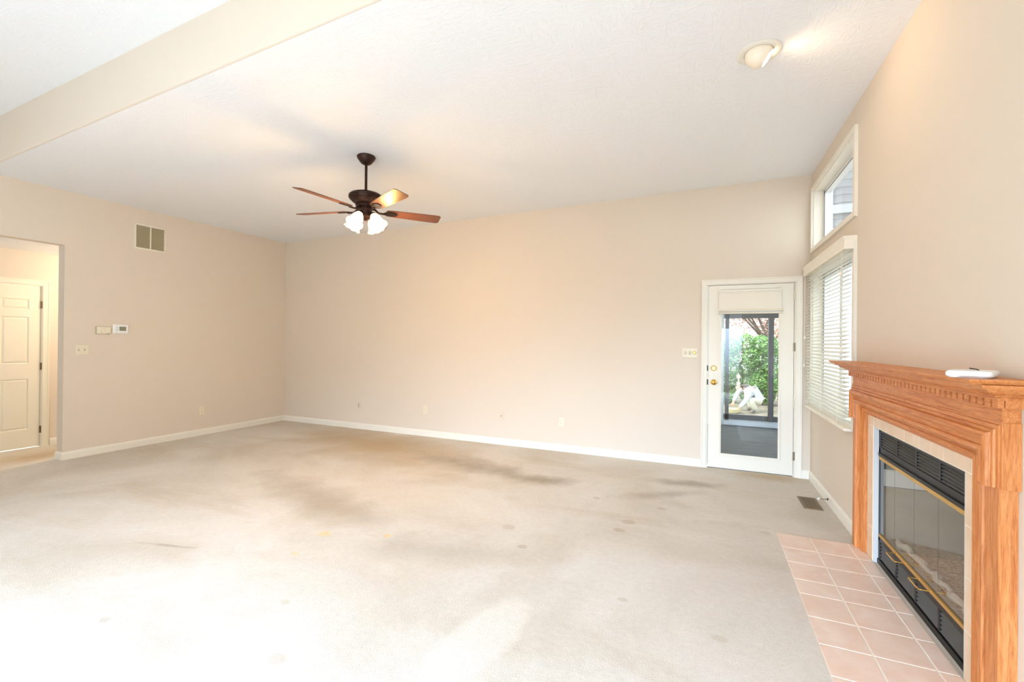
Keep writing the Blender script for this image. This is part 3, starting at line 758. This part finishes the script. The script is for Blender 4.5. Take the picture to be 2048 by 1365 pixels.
# ---------------------------------------------------------------- recessed eyeball light
rx, ry = .283, 3.010; rz = zc(rx)
rl = empty('ceiling_light', (rx, ry, rz)); tag(rl, 'lit white recessed eyeball spotlight in the sloping ceiling above the fireplace', 'ceiling light')
bm = B(); lathe(bm, [(.118, .001), (.120, -.003), (.112, -.008), (.092, -.010), (.080, -.006), (.078, .001)], 48, (rx, ry, rz)); finish('trim_ring', bm, TRIM, rl, smooth=True)
ax = Vector((.80, .05, -.60)).normalized(); q = Vector((0, 0, 1)).rotation_difference(ax).to_matrix().to_4x4()
bm = B(); prof = []
for k in range(13):
    th = math.radians(40+k*11.5); prof.append((.077*math.sin(th), .077*math.cos(th)))
prof = [(.046, .030), (.048, .055)]+prof
lathe(bm, prof, 40, (rx, ry, rz-.010), q); eb = finish('eyeball', bm, mat('eyeball_shell', (250, 238, 216), .4), rl, smooth=True)
bm = B(); lathe(bm, [(0, .054), (.030, .052), (.045, .042), (.047, .034)], 24, (rx, ry, rz-.010), q); finish('bulb', bm, emis('reflector_bulb_lit', (255, 232, 196), 8), eb, smooth=True)
lo = light('spot_bulb_light', 'SPOT', Vector((rx, ry, rz-.010))+ax*.085, 5.5, (1.0, .72, .45), spot_size=math.radians(150), spot_blend=.8, shadow_soft_size=.04)
aim(lo, Vector((rx, ry, rz))+ax*3); lo.parent = rl; lo.location = Vector(lo.location)-Vector(rl.location)

# ---------------------------------------------------------------- return air vent
XW = -L
vg = empty('return_air_vent', (XW, 3.385, 2.69)); tag(vg, 'white framed return air grille with two louvered panels high on the left wall', 'air vent')
y0, y1, z0, z1 = 3.203, 3.565, 2.530, 2.858
bm = B(); rect_frame(bm, [(0, 0), (.05, .008), (.9, .010), (1, .004), (1, 0)], y0, y1, z0, z1, .024, lambda y, z, d: Vector((XW+d, y, z)))
box(bm, XW+.001, XW+.009, 3.377, 3.391, z0+.02, z1-.02)
finish('frame', bm, WHITEMETAL, vg)
for ya_, yb_ in ((y0+.026, 3.377), (3.391, y1-.026)):
    bm = B(); n_ = 22
    for i in range(n_):
        zz = z0+.026+(z1-z0-.052)*(i+.5)/n_
        prism(bm, [(XW+.0015, zz-.0045), (XW+.0022, zz-.0050), (XW+.0075, zz+.003), (XW+.0070, zz+.0035)], lambda p, t_: Vector((p[0], t_, p[1])), ya_, yb_)
    finish('louver', bm, mat('louver_metal', (190, 178, 146), .5), vg)
boxes('backing', [(XW+.0003, XW+.0010, y0+.024, y1-.024, z0+.024, z1-.024)], mat('vent_dark', (90, 82, 62), .8), vg)
for yy_, zz in ((y1-.008, z1-.018), (y1-.008, z0+.018), (y0+.01, z0+.018), (y0+.01, z1-.018)):
    bm = B(); lathe(bm, [(0, .012), (.0035, .011), (.0035, .008)], 10, (XW, yy_, zz), Matrix.Rotation(PI/2, 4, 'Y')); finish('screw', bm, ALMOND_D, vg)

# ---------------------------------------------------------------- thermostats
p1, p2 = wp(190, 654, 0, -L), wp(220, 669, 0, -L)
th = empty('thermostat', (XW, (p1.y+p2.y)/2, p2.z)); tag(th, 'older beige thermostat with a dial, left of the white digital one', 'thermostat')
boxes('backplate', [(XW+.0005, XW+.006, p1.y, p2.y, p2.z-.002, p1.z+.004)], ALMOND_D, th, bevel=.003)
boxes('cover', [(XW+.006, XW+.030, p1.y+.010, p2.y-.003, p2.z+.002, p1.z)], ALMOND, th, bevel=.006)
yc, zc_ = (p1.y+p2.y)/2-.012, (p1.z+p2.z)/2+.002
bm = B(); lathe(bm, [(0, .036), (.020, .036), (.023, .033), (.024, .030)], 28, (XW, yc, zc_), Matrix.Rotation(PI/2, 4, 'Y') @ Matrix.Scale(1, 4)); finish('dial', bm, ALMOND, th, smooth=True)
boxes('slot', [(XW+.0301, XW+.0306, p2.y-.045, p2.y-.018, p2.z+.010, p2.z+.014)], DARKSLOT, th)
p1, p2 = wp(225, 649, 0, -L), wp(256.5, 668, 0, -L)
th = empty('thermostat', (XW, (p1.y+p2.y)/2, p2.z)); tag(th, 'bright white digital thermostat with a grey screen on the left wall', 'thermostat')
boxes('backplate', [(XW+.0005, XW+.006, p1.y, p2.y, p2.z, p1.z)], WHITEPL, th, bevel=.003)
boxes('cover', [(XW+.006, XW+.026, p1.y+.030, p2.y-.012, p2.z+.008, p1.z-.005)], WHITEPL, th, bevel=.004)
zm_ = (p1.z+p2.z)/2
boxes('screen', [(XW+.0255, XW+.0268, p1.y+.058, p2.y-.035, zm_-.022, zm_+.030)], LCD, th)
boxes('buttons', [(XW+.0255, XW+.0272, p1.y+.036, p1.y+.046, zm_-.022+k*.018, zm_-.012+k*.018) for k in range(3)], GREYPL, th)

# ---------------------------------------------------------------- switches and sockets
def plate_x(name, y, z, w_, h_, label, cat, m=ALMOND):
    e_ = empty(name, (XW, y, z)); tag(e_, label, cat)
    boxes('cover_plate', [(XW+.0003, XW+.006, y-w_/2, y+w_/2, z-h_/2, z+h_/2)], m, e_, bevel=.003); return e_
def plate_y(name, x, z, w_, h_, label, cat, m=ALMOND, group=None):
    e_ = empty(name, (x, D, z)); tag(e_, label, cat, group)
    boxes('cover_plate', [(x-w_/2, x+w_/2, D-.006, D-.0003, z-h_/2, z+h_/2)], m, e_, bevel=.003); return e_
s = plate_x('light_switch', 2.705, 1.248, .118, .112, 'almond two-toggle light switch plate beside the hall opening', 'light switch')
for yy_ in (2.678, 2.730):
    t = boxes('toggle', [(XW+.006, XW+.018, yy_-.005, yy_+.005, 1.246, 1.262)], ALMOND, s, bevel=.002)
    boxes('toggle_slot', [(XW+.006, XW+.0066, yy_-.008, yy_+.008, 1.234, 1.264)], ALMOND_D, s)
s = plate_y('light_switch', -.158, 1.281, .162, .114, 'almond triple switch plate with a round brass dimmer knob left of the glass door', 'light switch')
for xx in (-.206, -.158):
    boxes('toggle', [(xx-.005, xx+.005, D-.018, D-.006, 1.275, 1.293)], ALMOND, s, bevel=.002)
    boxes('toggle_slot', [(xx-.008, xx+.008, D-.0066, D-.006, 1.262, 1.300)], ALMOND_D, s)
bm = B(); lathe(bm, [(0, .020), (.014, .020), (.017, .016), (.018, .006)], 24, (-.110, D, 1.283), Matrix.Rotation(PI/2, 4, 'X')); finish('dimmer_knob', bm, BRASS_D, s, smooth=True)
def sockets(e_, fn):
    for dz in (-.020, .020):
        bm = B(); pts = []
        for k in range(20):
            a_ = 2*PI*k/20; pts.append((.016*math.cos(a_), max(-.012, min(.012, .016*math.sin(a_)))))
        sweep(bm, [[fn(u, w_+dz, .0055) for u, w_ in pts], [fn(u*.97, w_*.97+dz, .0078) for u, w_ in pts]])
        r_o = finish('receptacle', bm, ALMOND, e_)
        bm = B()
        for u in (-.006, .006):
            ps = [fn(u+a_, dz+b_+.002, .0082) for a_, b_ in ((-.001, -.004), (.001, -.004), (.001, .004), (-.001, .004))]
            ps2 = [fn(u+a_, dz+b_+.002, .0074) for a_, b_ in ((-.001, -.004), (.001, -.004), (.001, .004), (-.001, .004))]
            sweep(bm, [ps2, ps])
        finish('slot', bm, DARKSLOT, r_o)
oy = wp(403, 821, 0, -L)
s = plate_x('wall_outlet', oy.y, oy.z, .072, .116, 'almond duplex outlet low on the left wall', 'outlet'); sockets(s, lambda u, w_, d: Vector((XW+d, oy.y+u, oy.z+w_)))
for (px, py, lab, kind) in ((718, 811, 'beige cover plate low on the back wall, nearest the left corner', 'blank'), (851, 820, 'beige duplex outlet on the back wall, second plate from the left corner', 'duplex'),
                            (1003, 833, 'cream cable jack plate with one round socket, low mid back wall', 'jack'), (1123, 844.5, 'almond duplex outlet on the back wall, nearest the glass door', 'duplex')):
    q_ = wp(px, py, 1, D)
    s = plate_y({'blank': 'cable_plate', 'jack': 'cable_jack', 'duplex': 'wall_outlet'}[kind], q_.x, q_.z, .072, .116, lab, 'outlet' if kind == 'duplex' else 'wall plate', ALMOND if kind == 'duplex' else mat('cream_plate', (226, 212, 190), .5))
    if kind == 'duplex': sockets(s, lambda u, w_, d: Vector((q_.x+u, D-d, q_.z+w_)))
    elif kind == 'jack':
        bm = B(); lathe(bm, [(0, .013), (.003, .013), (.0045, .012), (.0045, .006), (.007, .006)], 14, (q_.x, D, q_.z+.006), Matrix.Rotation(PI/2, 4, 'X')); finish('jack', bm, DARKSLOT, s)
    else:
        boxes('insert', [(q_.x-.016, q_.x+.016, D-.0075, D-.006, q_.z-.034, q_.z+.034)], GREYPL, s, bevel=.002)

# ---------------------------------------------------------------- floor register
fr = empty('floor_register', (.848, 4.575, 0)); tag(fr, 'brown metal floor register set in the carpet near the right wall', 'floor vent')
BRN = mat('brown_metal', (128, 108, 82), .45, .4)
x0_, x1_, y0_, y1_ = .778, .918, 4.415, 4.735
bm = B(); rect_frame(bm, [(0, .0), (0.1, .006), (.8, .008), (1, .004), (1, 0)], x0_, x1_, y0_, y1_, .022, lambda x, y, d: Vector((x, y, d+.0005))); finish('frame', bm, BRN, fr)
bm = B()
for i in range(24):
    yy_ = y0_+.022+(y1_-y0_-.044)*(i+.5)/24
    box(bm, x0_+.022, x1_-.022, yy_-.0035, yy_+.0035, .002, .0055)
box(bm, .846, .850, y0_+.02, y1_-.02, .001, .0062)
finish('louver', bm, BRN, fr); boxes('duct', [(x0_+.02, x1_-.02, y0_+.02, y1_-.02, .0004, .0012)], mat('duct_dark', (60, 50, 38), .8), fr)
# door stop
dsy = 4.615
ds = empty('door_stop', (R-BT, dsy, .045)); tag(ds, 'small spring door stop on the baseboard of the right wall beside the floor register', 'door stop')
bm = B(); pts = []
for k in range(90):
    u = k/89; a_ = u*2*PI*11; rr_ = .0055-.0015*u; pts.append((R-BT-.006-.058*u, dsy+rr_*math.cos(a_), .045+rr_*math.sin(a_)-.004*u))
tube(bm, pts, .0012, 6); finish('spring', bm, STEEL, ds, smooth=True)
bm = B(); tube(bm, [(R-BT-.062, dsy, .041), (R-BT-.078, dsy, .040)], .0075, 12); finish('tip', bm, WHITEPL, ds, smooth=True)
bm = B(); tube(bm, [(R-BT+.0005, dsy, .045), (R-BT-.008, dsy, .045)], .009, 12); finish('mount', bm, BRONZE, ds, smooth=True)

# ---------------------------------------------------------------- outside: enclosed porch
GREYC = mat('porch_carpet', (112, 114, 114), 1.0)
vg2 = coords(GREYC); LK(GREYC, mixc(GREYC, noise(GREYC, coords(GREYC, (1, 3, 1)), 3, 5, .6), lin((88, 90, 92)), lin((134, 135, 134))), bsdf(GREYC).inputs['Base Color']); bump(GREYC, noise(GREYC, vg2, 180, 3), .5, .005)
PF = mat('porch_frame_bronze', (92, 94, 96), .5)
PSID = mat('porch_siding', (228, 236, 240), .6)
struct(boxes('floor', [(-3, 1.55, D+.15, 8.46, -.12, -.002)], GREYC))
PY = 8.40
pw = struct(empty('window_3', (.9, PY, 0)))
boxes('window_frame', [(.318, .378, PY-.02, PY+.05, .085, 1.90), (.300, 1.50, PY-.02, PY+.05, .110, .190), (.300, 1.50, PY-.02, PY+.05, 1.822, 1.905),
    (.962, 1.037, PY-.035, PY+.05, .11, 1.85), (1.42, 1.50, PY-.02, PY+.05, .11, 1.9)], PF, pw)
boxes('glass_pane', [(.378, .962, PY+.01, PY+.016, .19, 1.822), (1.037, 1.42, PY+.01, PY+.016, .19, 1.822)], GLASS, pw)
boxes('window_sill', [(.30, 1.50, PY-.05, PY+.0, .015, .085)], mat('sill_white', (214, 222, 232), .5), pw)
struct(boxes('wall_porch', [(-3, .30, PY, PY+.1, -.4, 2.5), (.30, 1.55, PY, PY+.1, 1.905, 2.5), (.30, 1.55, PY+.0, PY+.1, -.4, .10), (1.50, 1.55, 8.2, PY+.1, -.4, 2.5), (1.50, 1.55, D+.14, 8.2, -.4, .5), (-3.08, -3, D+.14, PY+.1, -.4, .5)], PSID))
struct(boxes('ceiling', [(-3.1, 1.62, D+.14, PY+.15, 2.5, 2.6)], mat('porch_ceiling', (225, 225, 220), .8)))

# ground, planting bed
GROUND = mat('garden_soil', (150, 138, 122), 1.0)
LK(GROUND, ramp(GROUND, noise(GROUND, coords(GROUND), 5, 6, .7), [(.3, lin((110, 98, 84))), (.55, lin((164, 152, 136))), (.7, lin((186, 176, 160)))]), bsdf(GROUND).inputs['Base Color'])
struct(boxes('ground', [(-14, 22, 8.6, 34, -.55, -.35), (1.7, 22, -6, 8.6, -.55, -.35)], GROUND))
def leafmat(name, c1, c2, c3):
    m = mat(name, c1, .6, spec=.3)
    oi = N(m, 'ShaderNodeNewGeometry')
    c = ramp(m, noise(m, coords(m), 9, 2, .6), [(.3, lin(c1)), (.5, lin(c2)), (.68, lin(c3))])
    LK(m, c, bsdf(m).inputs['Base Color']); return m
LEAF1 = leafmat('hedge_leaf', (84, 132, 66), (122, 168, 92), (172, 200, 128))
LEAF2 = leafmat('pink_leaf', (216, 150, 138), (238, 206, 196), (222, 184, 120))
BARK = mat('bark', (120, 104, 92), .9)
CORE = mat('hedge_shadow', (56, 84, 48), 1.0)
def foliage(name, blobs, n, size, m, parent, seed=1):
    rnd = random.Random(seed); vs, fs = [], []
    tot = sum(b[3]*b[4]*b[5] for b in blobs)
    for (cx, cy, cz, rx_, ry_, rz_) in blobs:
        for _ in range(int(n*rx_*ry_*rz_/tot)):
            d = Vector((rnd.gauss(0, 1), rnd.gauss(0, 1), rnd.gauss(0, 1))).normalized()*(rnd.uniform(.45, 1)**.4)
            p = Vector((cx+d.x*rx_, cy+d.y*ry_, cz+d.z*rz_))
            a_ = Vector((rnd.gauss(0, 1), rnd.gauss(0, 1), rnd.gauss(0, .6))).normalized(); b_ = a_.orthogonal().normalized(); s = size*rnd.uniform(.6, 1.3)
            i = len(vs); vs += [p-a_*s, p+b_*s*.45, p+a_*s, p-b_*s*.45]; fs.append((i, i+1, i+2, i+3))
    me = bpy.data.meshes.new(name); me.from_pydata([tuple(v-world_loc(parent)) for v in vs], [], fs); me.materials.append(m)
    o = bpy.data.objects.new(name, me); COL.objects.link(o); o.parent = parent; return o
def shrub(x, y, w_, h_, lab, seed, m=LEAF1, n=9500, core=True, name='shrub', group=None, size=.045):
    s = empty(name, (x, y, -.35)); tag(s, lab, 'shrub', group)
    rnd = random.Random(seed); bl_ = []
    for k in range(15):
        bl_.append((x+((k % 3)-1)*w_*.26+rnd.uniform(-.06, .06), y+rnd.uniform(-.15, .15), -.35+h_*(.14+.17*(k//3))+rnd.uniform(-.05, .05), w_*.24, .36, h_*.15))
    foliage('foliage', bl_, n, size, m, s, seed)
    bm = B()
    for k in range(5):
        dx = (k-2)*.12; tube(bm, [(x+dx*.3, y, -.36), (x+dx*.8, y+.05, -.35+h_*.4), (x+dx*2.2, y, -.35+h_*.78)], .02, 6, rr=[.028, .02, .008])
    finish('stem', bm, BARK, s)
    return s
shrub(.42, 14.5, 1.0, 2.0, 'leafy green shrub outside, directly behind the crouching person', 3)
shrub(1.42, 14.5, 1.0, 2.1, 'bright green shrub outside, right of the crouching person', 5)
shrub(2.44, 14.5, 1.0, 2.0, 'green shrub outside at the right edge of the porch window', 8)
shrub(-.60, 14.5, 1.0, 1.9, 'green shrub outside, left of the crouching person behind the porch wall', 9)
tr = empty('tree', (1.9, 17.2, -.35)); tag(tr, 'pale pink and red leaved tree rising above the green shrubs outside', 'tree')
rnd = random.Random(11)
foliage('foliage', [(1.9+rnd.uniform(-1.8, 1.8), 17.2+rnd.uniform(-.8, .8), 2.4+rnd.uniform(-1.0, 1.4), .8, .6, .5) for _ in range(18)], 9000, .055, LEAF2, tr, 12)
bm = B(); tube(bm, [(1.9, 17.2, -.36), (1.85, 17.2, .8), (1.95, 17.2, 2.2)], .1, 10, rr=[.13, .10, .06])
for k in range(9):
    a_ = 2*PI*k/9; tube(bm, [(1.9, 17.2, 1.0+.12*k), (1.9+.8*math.cos(a_), 17.2+.4*math.sin(a_), 2.0+.1*k), (1.9+1.7*math.cos(a_), 17.2+.7*math.sin(a_), 2.5+.15*k)], .04, 6, rr=[.05, .03, .01])
finish('trunk', bm, BARK, tr)

# neighbouring wing seen through the high window
SHAKE = mat('grey_shake', (150, 152, 154), .85)
vs_ = coords(SHAKE); zz_ = N(SHAKE, 'ShaderNodeSeparateXYZ'); LK(SHAKE, vs_, zz_.inputs[0])
wob = math_(SHAKE, 'ADD', zz_.outputs[2], math_(SHAKE, 'MULTIPLY', noise(SHAKE, vs_, 2.5, 3), .10))
saw = math_(SHAKE, 'FRACT', math_(SHAKE, 'MULTIPLY', wob, 7.0))
LK(SHAKE, mixc(SHAKE, ramp(SHAKE, saw, [(.0, (0, 0, 0)), (.16, (1, 1, 1)), (1, (.75, .75, .75))]), lin((98, 98, 100)), lin((148, 150, 155))), bsdf(SHAKE).inputs['Base Color']); bump(SHAKE, saw, .6, .03)
wg = empty('neighbouring_house', (5, 10, -.35)); tag(wg, 'grey shingled house wing with a pale trim band seen through the high window', 'house')
boxes('shingle_wall', [(2.14, 9, 10, 10.3, 3.2, 6.5)], SHAKE, wg)
boxes('siding', [(1.85, 9, 10, 10.3, -.35, 3.2)], mat('pale_siding', (222, 230, 240), .6), wg)
boxes('trim_band', [(2.17, 9, 9.94, 10.0, 3.84, 4.00)], mat('band_grey', (168, 172, 178), .6), wg)
boxes('corner_board', [(2.02, 2.17, 9.94, 10.02, 3.2, 6.5)], mat('corner_white', (186, 200, 222), .6), wg)
boxes('window', [(3.6, 4.6, 9.95, 9.995, .6, 2.2)], mat('house_window', (90, 104, 124), .2), wg)

# ---------------------------------------------------------------- crouching person in the garden
def skin(name, joints, edges, m, parent, root=0, sub=1):
    me = bpy.data.meshes.new(name); off = world_loc(parent) if parent else Vector()
    me.from_pydata([tuple(Vector(j[:3])-off) for j in joints], edges, []); me.materials.append(m)
    o = bpy.data.objects.new(name, me); COL.objects.link(o)
    if parent: o.parent = parent
    o.modifiers.new('skin', 'SKIN').use_smooth_shade = True
    if not me.skin_vertices: me.attributes
    sv = me.skin_vertices[0].data if len(me.skin_vertices) else None
    if sv:
        for i, j in enumerate(joints):
            r = j[3] if isinstance(j[3], tuple) else (j[3], j[3]); sv[i].radius = r; sv[i].use_root = (i == root)
    s = o.modifiers.new('sub', 'SUBSURF'); s.levels = sub; s.render_levels = sub
    return o
SKIN = mat('skin', (206, 160, 134), .55); SHIRT = mat('pale_grey_shirt', (206, 210, 218), .85); PANTS = mat('cream_trousers', (222, 218, 200), .85)
HAIR = mat('brown_hair', (92, 80, 78), .7); SHOE = mat('grey_shoe', (120, 116, 112), .7)
pe = empty('person', (1.1, 12.7, -.35)); tag(pe, 'person crouching by the shrubs outside in pale grey top and cream trousers', 'person')
J = [ # body joints
 (1.25, 12.85, -.02, .10),   # 0 pelvis
 (1.20, 12.82, .12, .115),   # 1 waist
 (1.10, 12.78, .24, .13),    # 2 chest
 (1.02, 12.73, .29, .055),   # 3 neck
 (.965, 12.68, .285, .075),  # 4 head base
 (.915, 12.64, .235, .080),  # 5 face
 (1.04, 12.60, .24, .060),   # 6 right shoulder
 (.96, 12.52, -.02, .045),   # 7 right elbow
 (.80, 12.42, -.21, .032),   # 8 right wrist
 (1.02, 12.95, .26, .060),   # 9 left shoulder
 (.80, 12.98, .13, .045),    # 10 left elbow
 (.69, 12.80, -.10, .032),   # 11 left wrist
 (1.24, 12.72, -.06, .085),  # 12 right hip
 (1.06, 12.50, .00, .062),   # 13 right knee
 (1.17, 12.62, -.28, .040),  # 14 right ankle
 (1.07, 12.52, -.315, .035), # 15 right toe
 (1.26, 13.00, -.06, .085),  # 16 left hip
 (1.00, 13.02, .02, .062),   # 17 left knee
 (1.12, 13.02, -.28, .040),  # 18 left ankle
 (1.00, 13.00, -.315, .035), # 19 left toe
 (.755, 12.39, -.255, .030), # 20 right palm
 (.675, 12.74, -.155, .030), # 21 left palm
]
Ed = [(0, 1), (1, 2), (2, 3), (3, 4), (4, 5), (2, 6), (6, 7), (7, 8), (2, 9), (9, 10), (10, 11), (0, 12), (12, 13), (13, 14), (14, 15), (0, 16), (16, 17), (17, 18), (18, 19), (8, 20), (11, 21)]
for (pi, dr) in ((20, Vector((-.5, -.2, -.84))), (21, Vector((-.15, -.55, -.82)))):
    p = Vector(J[pi][:3]); side = dr.cross(Vector((0, 0, 1))).normalized()
    for k in range(4):
        b_ = p+side*(.024-.016*k); ln = (.036, .042, .040, .032)[k]
        i0 = len(J); q1 = b_+dr.normalized()*.026; q2 = q1+(dr+Vector((-.3, 0, 0))).normalized()*ln
        J += [(*q1, .0095), (*q2, .0075)]; Ed += [(pi, i0), (i0, i0+1)]
    i0 = len(J); q1 = p+side*.034-dr.normalized()*.004; q2 = q1+(dr+side*.8).normalized()*.034
    J += [(*q1, .010), (*q2, .008)]; Ed += [(pi, i0), (i0, i0+1)]
body = skin('body', J, Ed, SKIN, pe)
def sub(idx, grow):
    return [(*J[i][:3], J[i][3]+grow) for i in idx]
skin('shirt', sub([0], .034)+sub([1, 2], .048)+sub([6], .036)+sub([7, 8], .018)+sub([9], .036)+sub([10, 11], .018), [(0, 1), (1, 2), (2, 3), (3, 4), (4, 5), (2, 6), (6, 7), (7, 8)], SHIRT, pe, root=1)
skin('trousers', sub([0, 12, 13, 14, 16, 17, 18], .018), [(0, 1), (1, 2), (2, 3), (0, 4), (4, 5), (5, 6)], PANTS, pe)
for a_, b_ in ((14, 15), (18, 19)):
    skin('shoe', [(*J[a_][:3], .048), (*(Vector(J[a_][:3])*.5+Vector(J[b_][:3])*.5), .046), (*J[b_][:3], .038)], [(0, 1), (1, 2)], SHOE, pe)
# hair cap over the crown and back of the head
bm = B(); bmesh.ops.create_uvsphere(bm, u_segments=24, v_segments=16, radius=.105)
for v_ in list(bm.verts):
    if v_.co.dot(Vector((-.55, -.35, -.75))) > .045: bm.verts.remove(v_)
    else: v_.co *= 1+.03*math.sin(v_.co.x*90)*math.sin(v_.co.z*80)
bmesh.ops.translate(bm, verts=bm.verts, vec=Vector((.945, 12.665, .275)))
hair = finish('hair', bm, HAIR, pe, smooth=True); sm = hair.modifiers.new('s', 'SOLIDIFY'); sm.thickness = .01
# face details: nose, ears, eyes, mouth
fc = Vector((.915, 12.64, .235)); fd = Vector((-.62, -.38, -.68)).normalized()
rt = fd.cross(Vector((0, 0, 1))).normalized(); upf = rt.cross(fd).normalized()
bm = B(); tube(bm, [fc+fd*.072+upf*.02, fc+fd*.094-upf*.008, fc+fd*.078-upf*.016], .01, 8, rr=[.006, .012, .008]); finish('nose', bm, SKIN, body, smooth=True)
for s_ in (-1, 1):
    bm = B(); tube(bm, [fc+fd*.076+rt*s_*.026+upf*.020, fc+fd*.080+rt*s_*.030+upf*.020], .007, 8); finish('eye', bm, DARKSLOT, body)
bm = B(); tube(bm, [fc+fd*.074-rt*.02-upf*.036, fc+fd*.080-upf*.038, fc+fd*.074+rt*.02-upf*.036], .005, 8); finish('mouth', bm, mat('lips', (168, 96, 88), .5), body)
for s_ in (-1, 1):
    bm = B(); tube(bm, [fc+rt*s_*.078+upf*.02, fc+rt*s_*.086, fc+rt*s_*.078-upf*.02], .01, 8); finish('ear', bm, SKIN, body, smooth=True)
# straw-coloured bundle on the ground in front of the person
yl = empty('straw_basket', (.66, 12.40, -.35)); tag(yl, 'pale yellow shallow basket on the ground under the person\'s hands', 'basket')
bm = B(); lathe(bm, [(0, .01), (.10, .01), (.14, .05), (.16, .11), (.165, .115), (.150, .112), (.13, .06), (.09, .025), (0, .022)], 24, (.66, 12.40, -.352)); finish('bowl', bm, mat('straw', (226, 216, 178), .9), yl, smooth=True)
bm = B(); tube(bm, [(.66+.15*math.cos(PI*k/10), 12.40, -.24+.11*math.sin(PI*k/10)) for k in range(11)], .007, 6); finish('handle', bm, mat('straw_dark', (190, 168, 110), .9), yl, smooth=True)
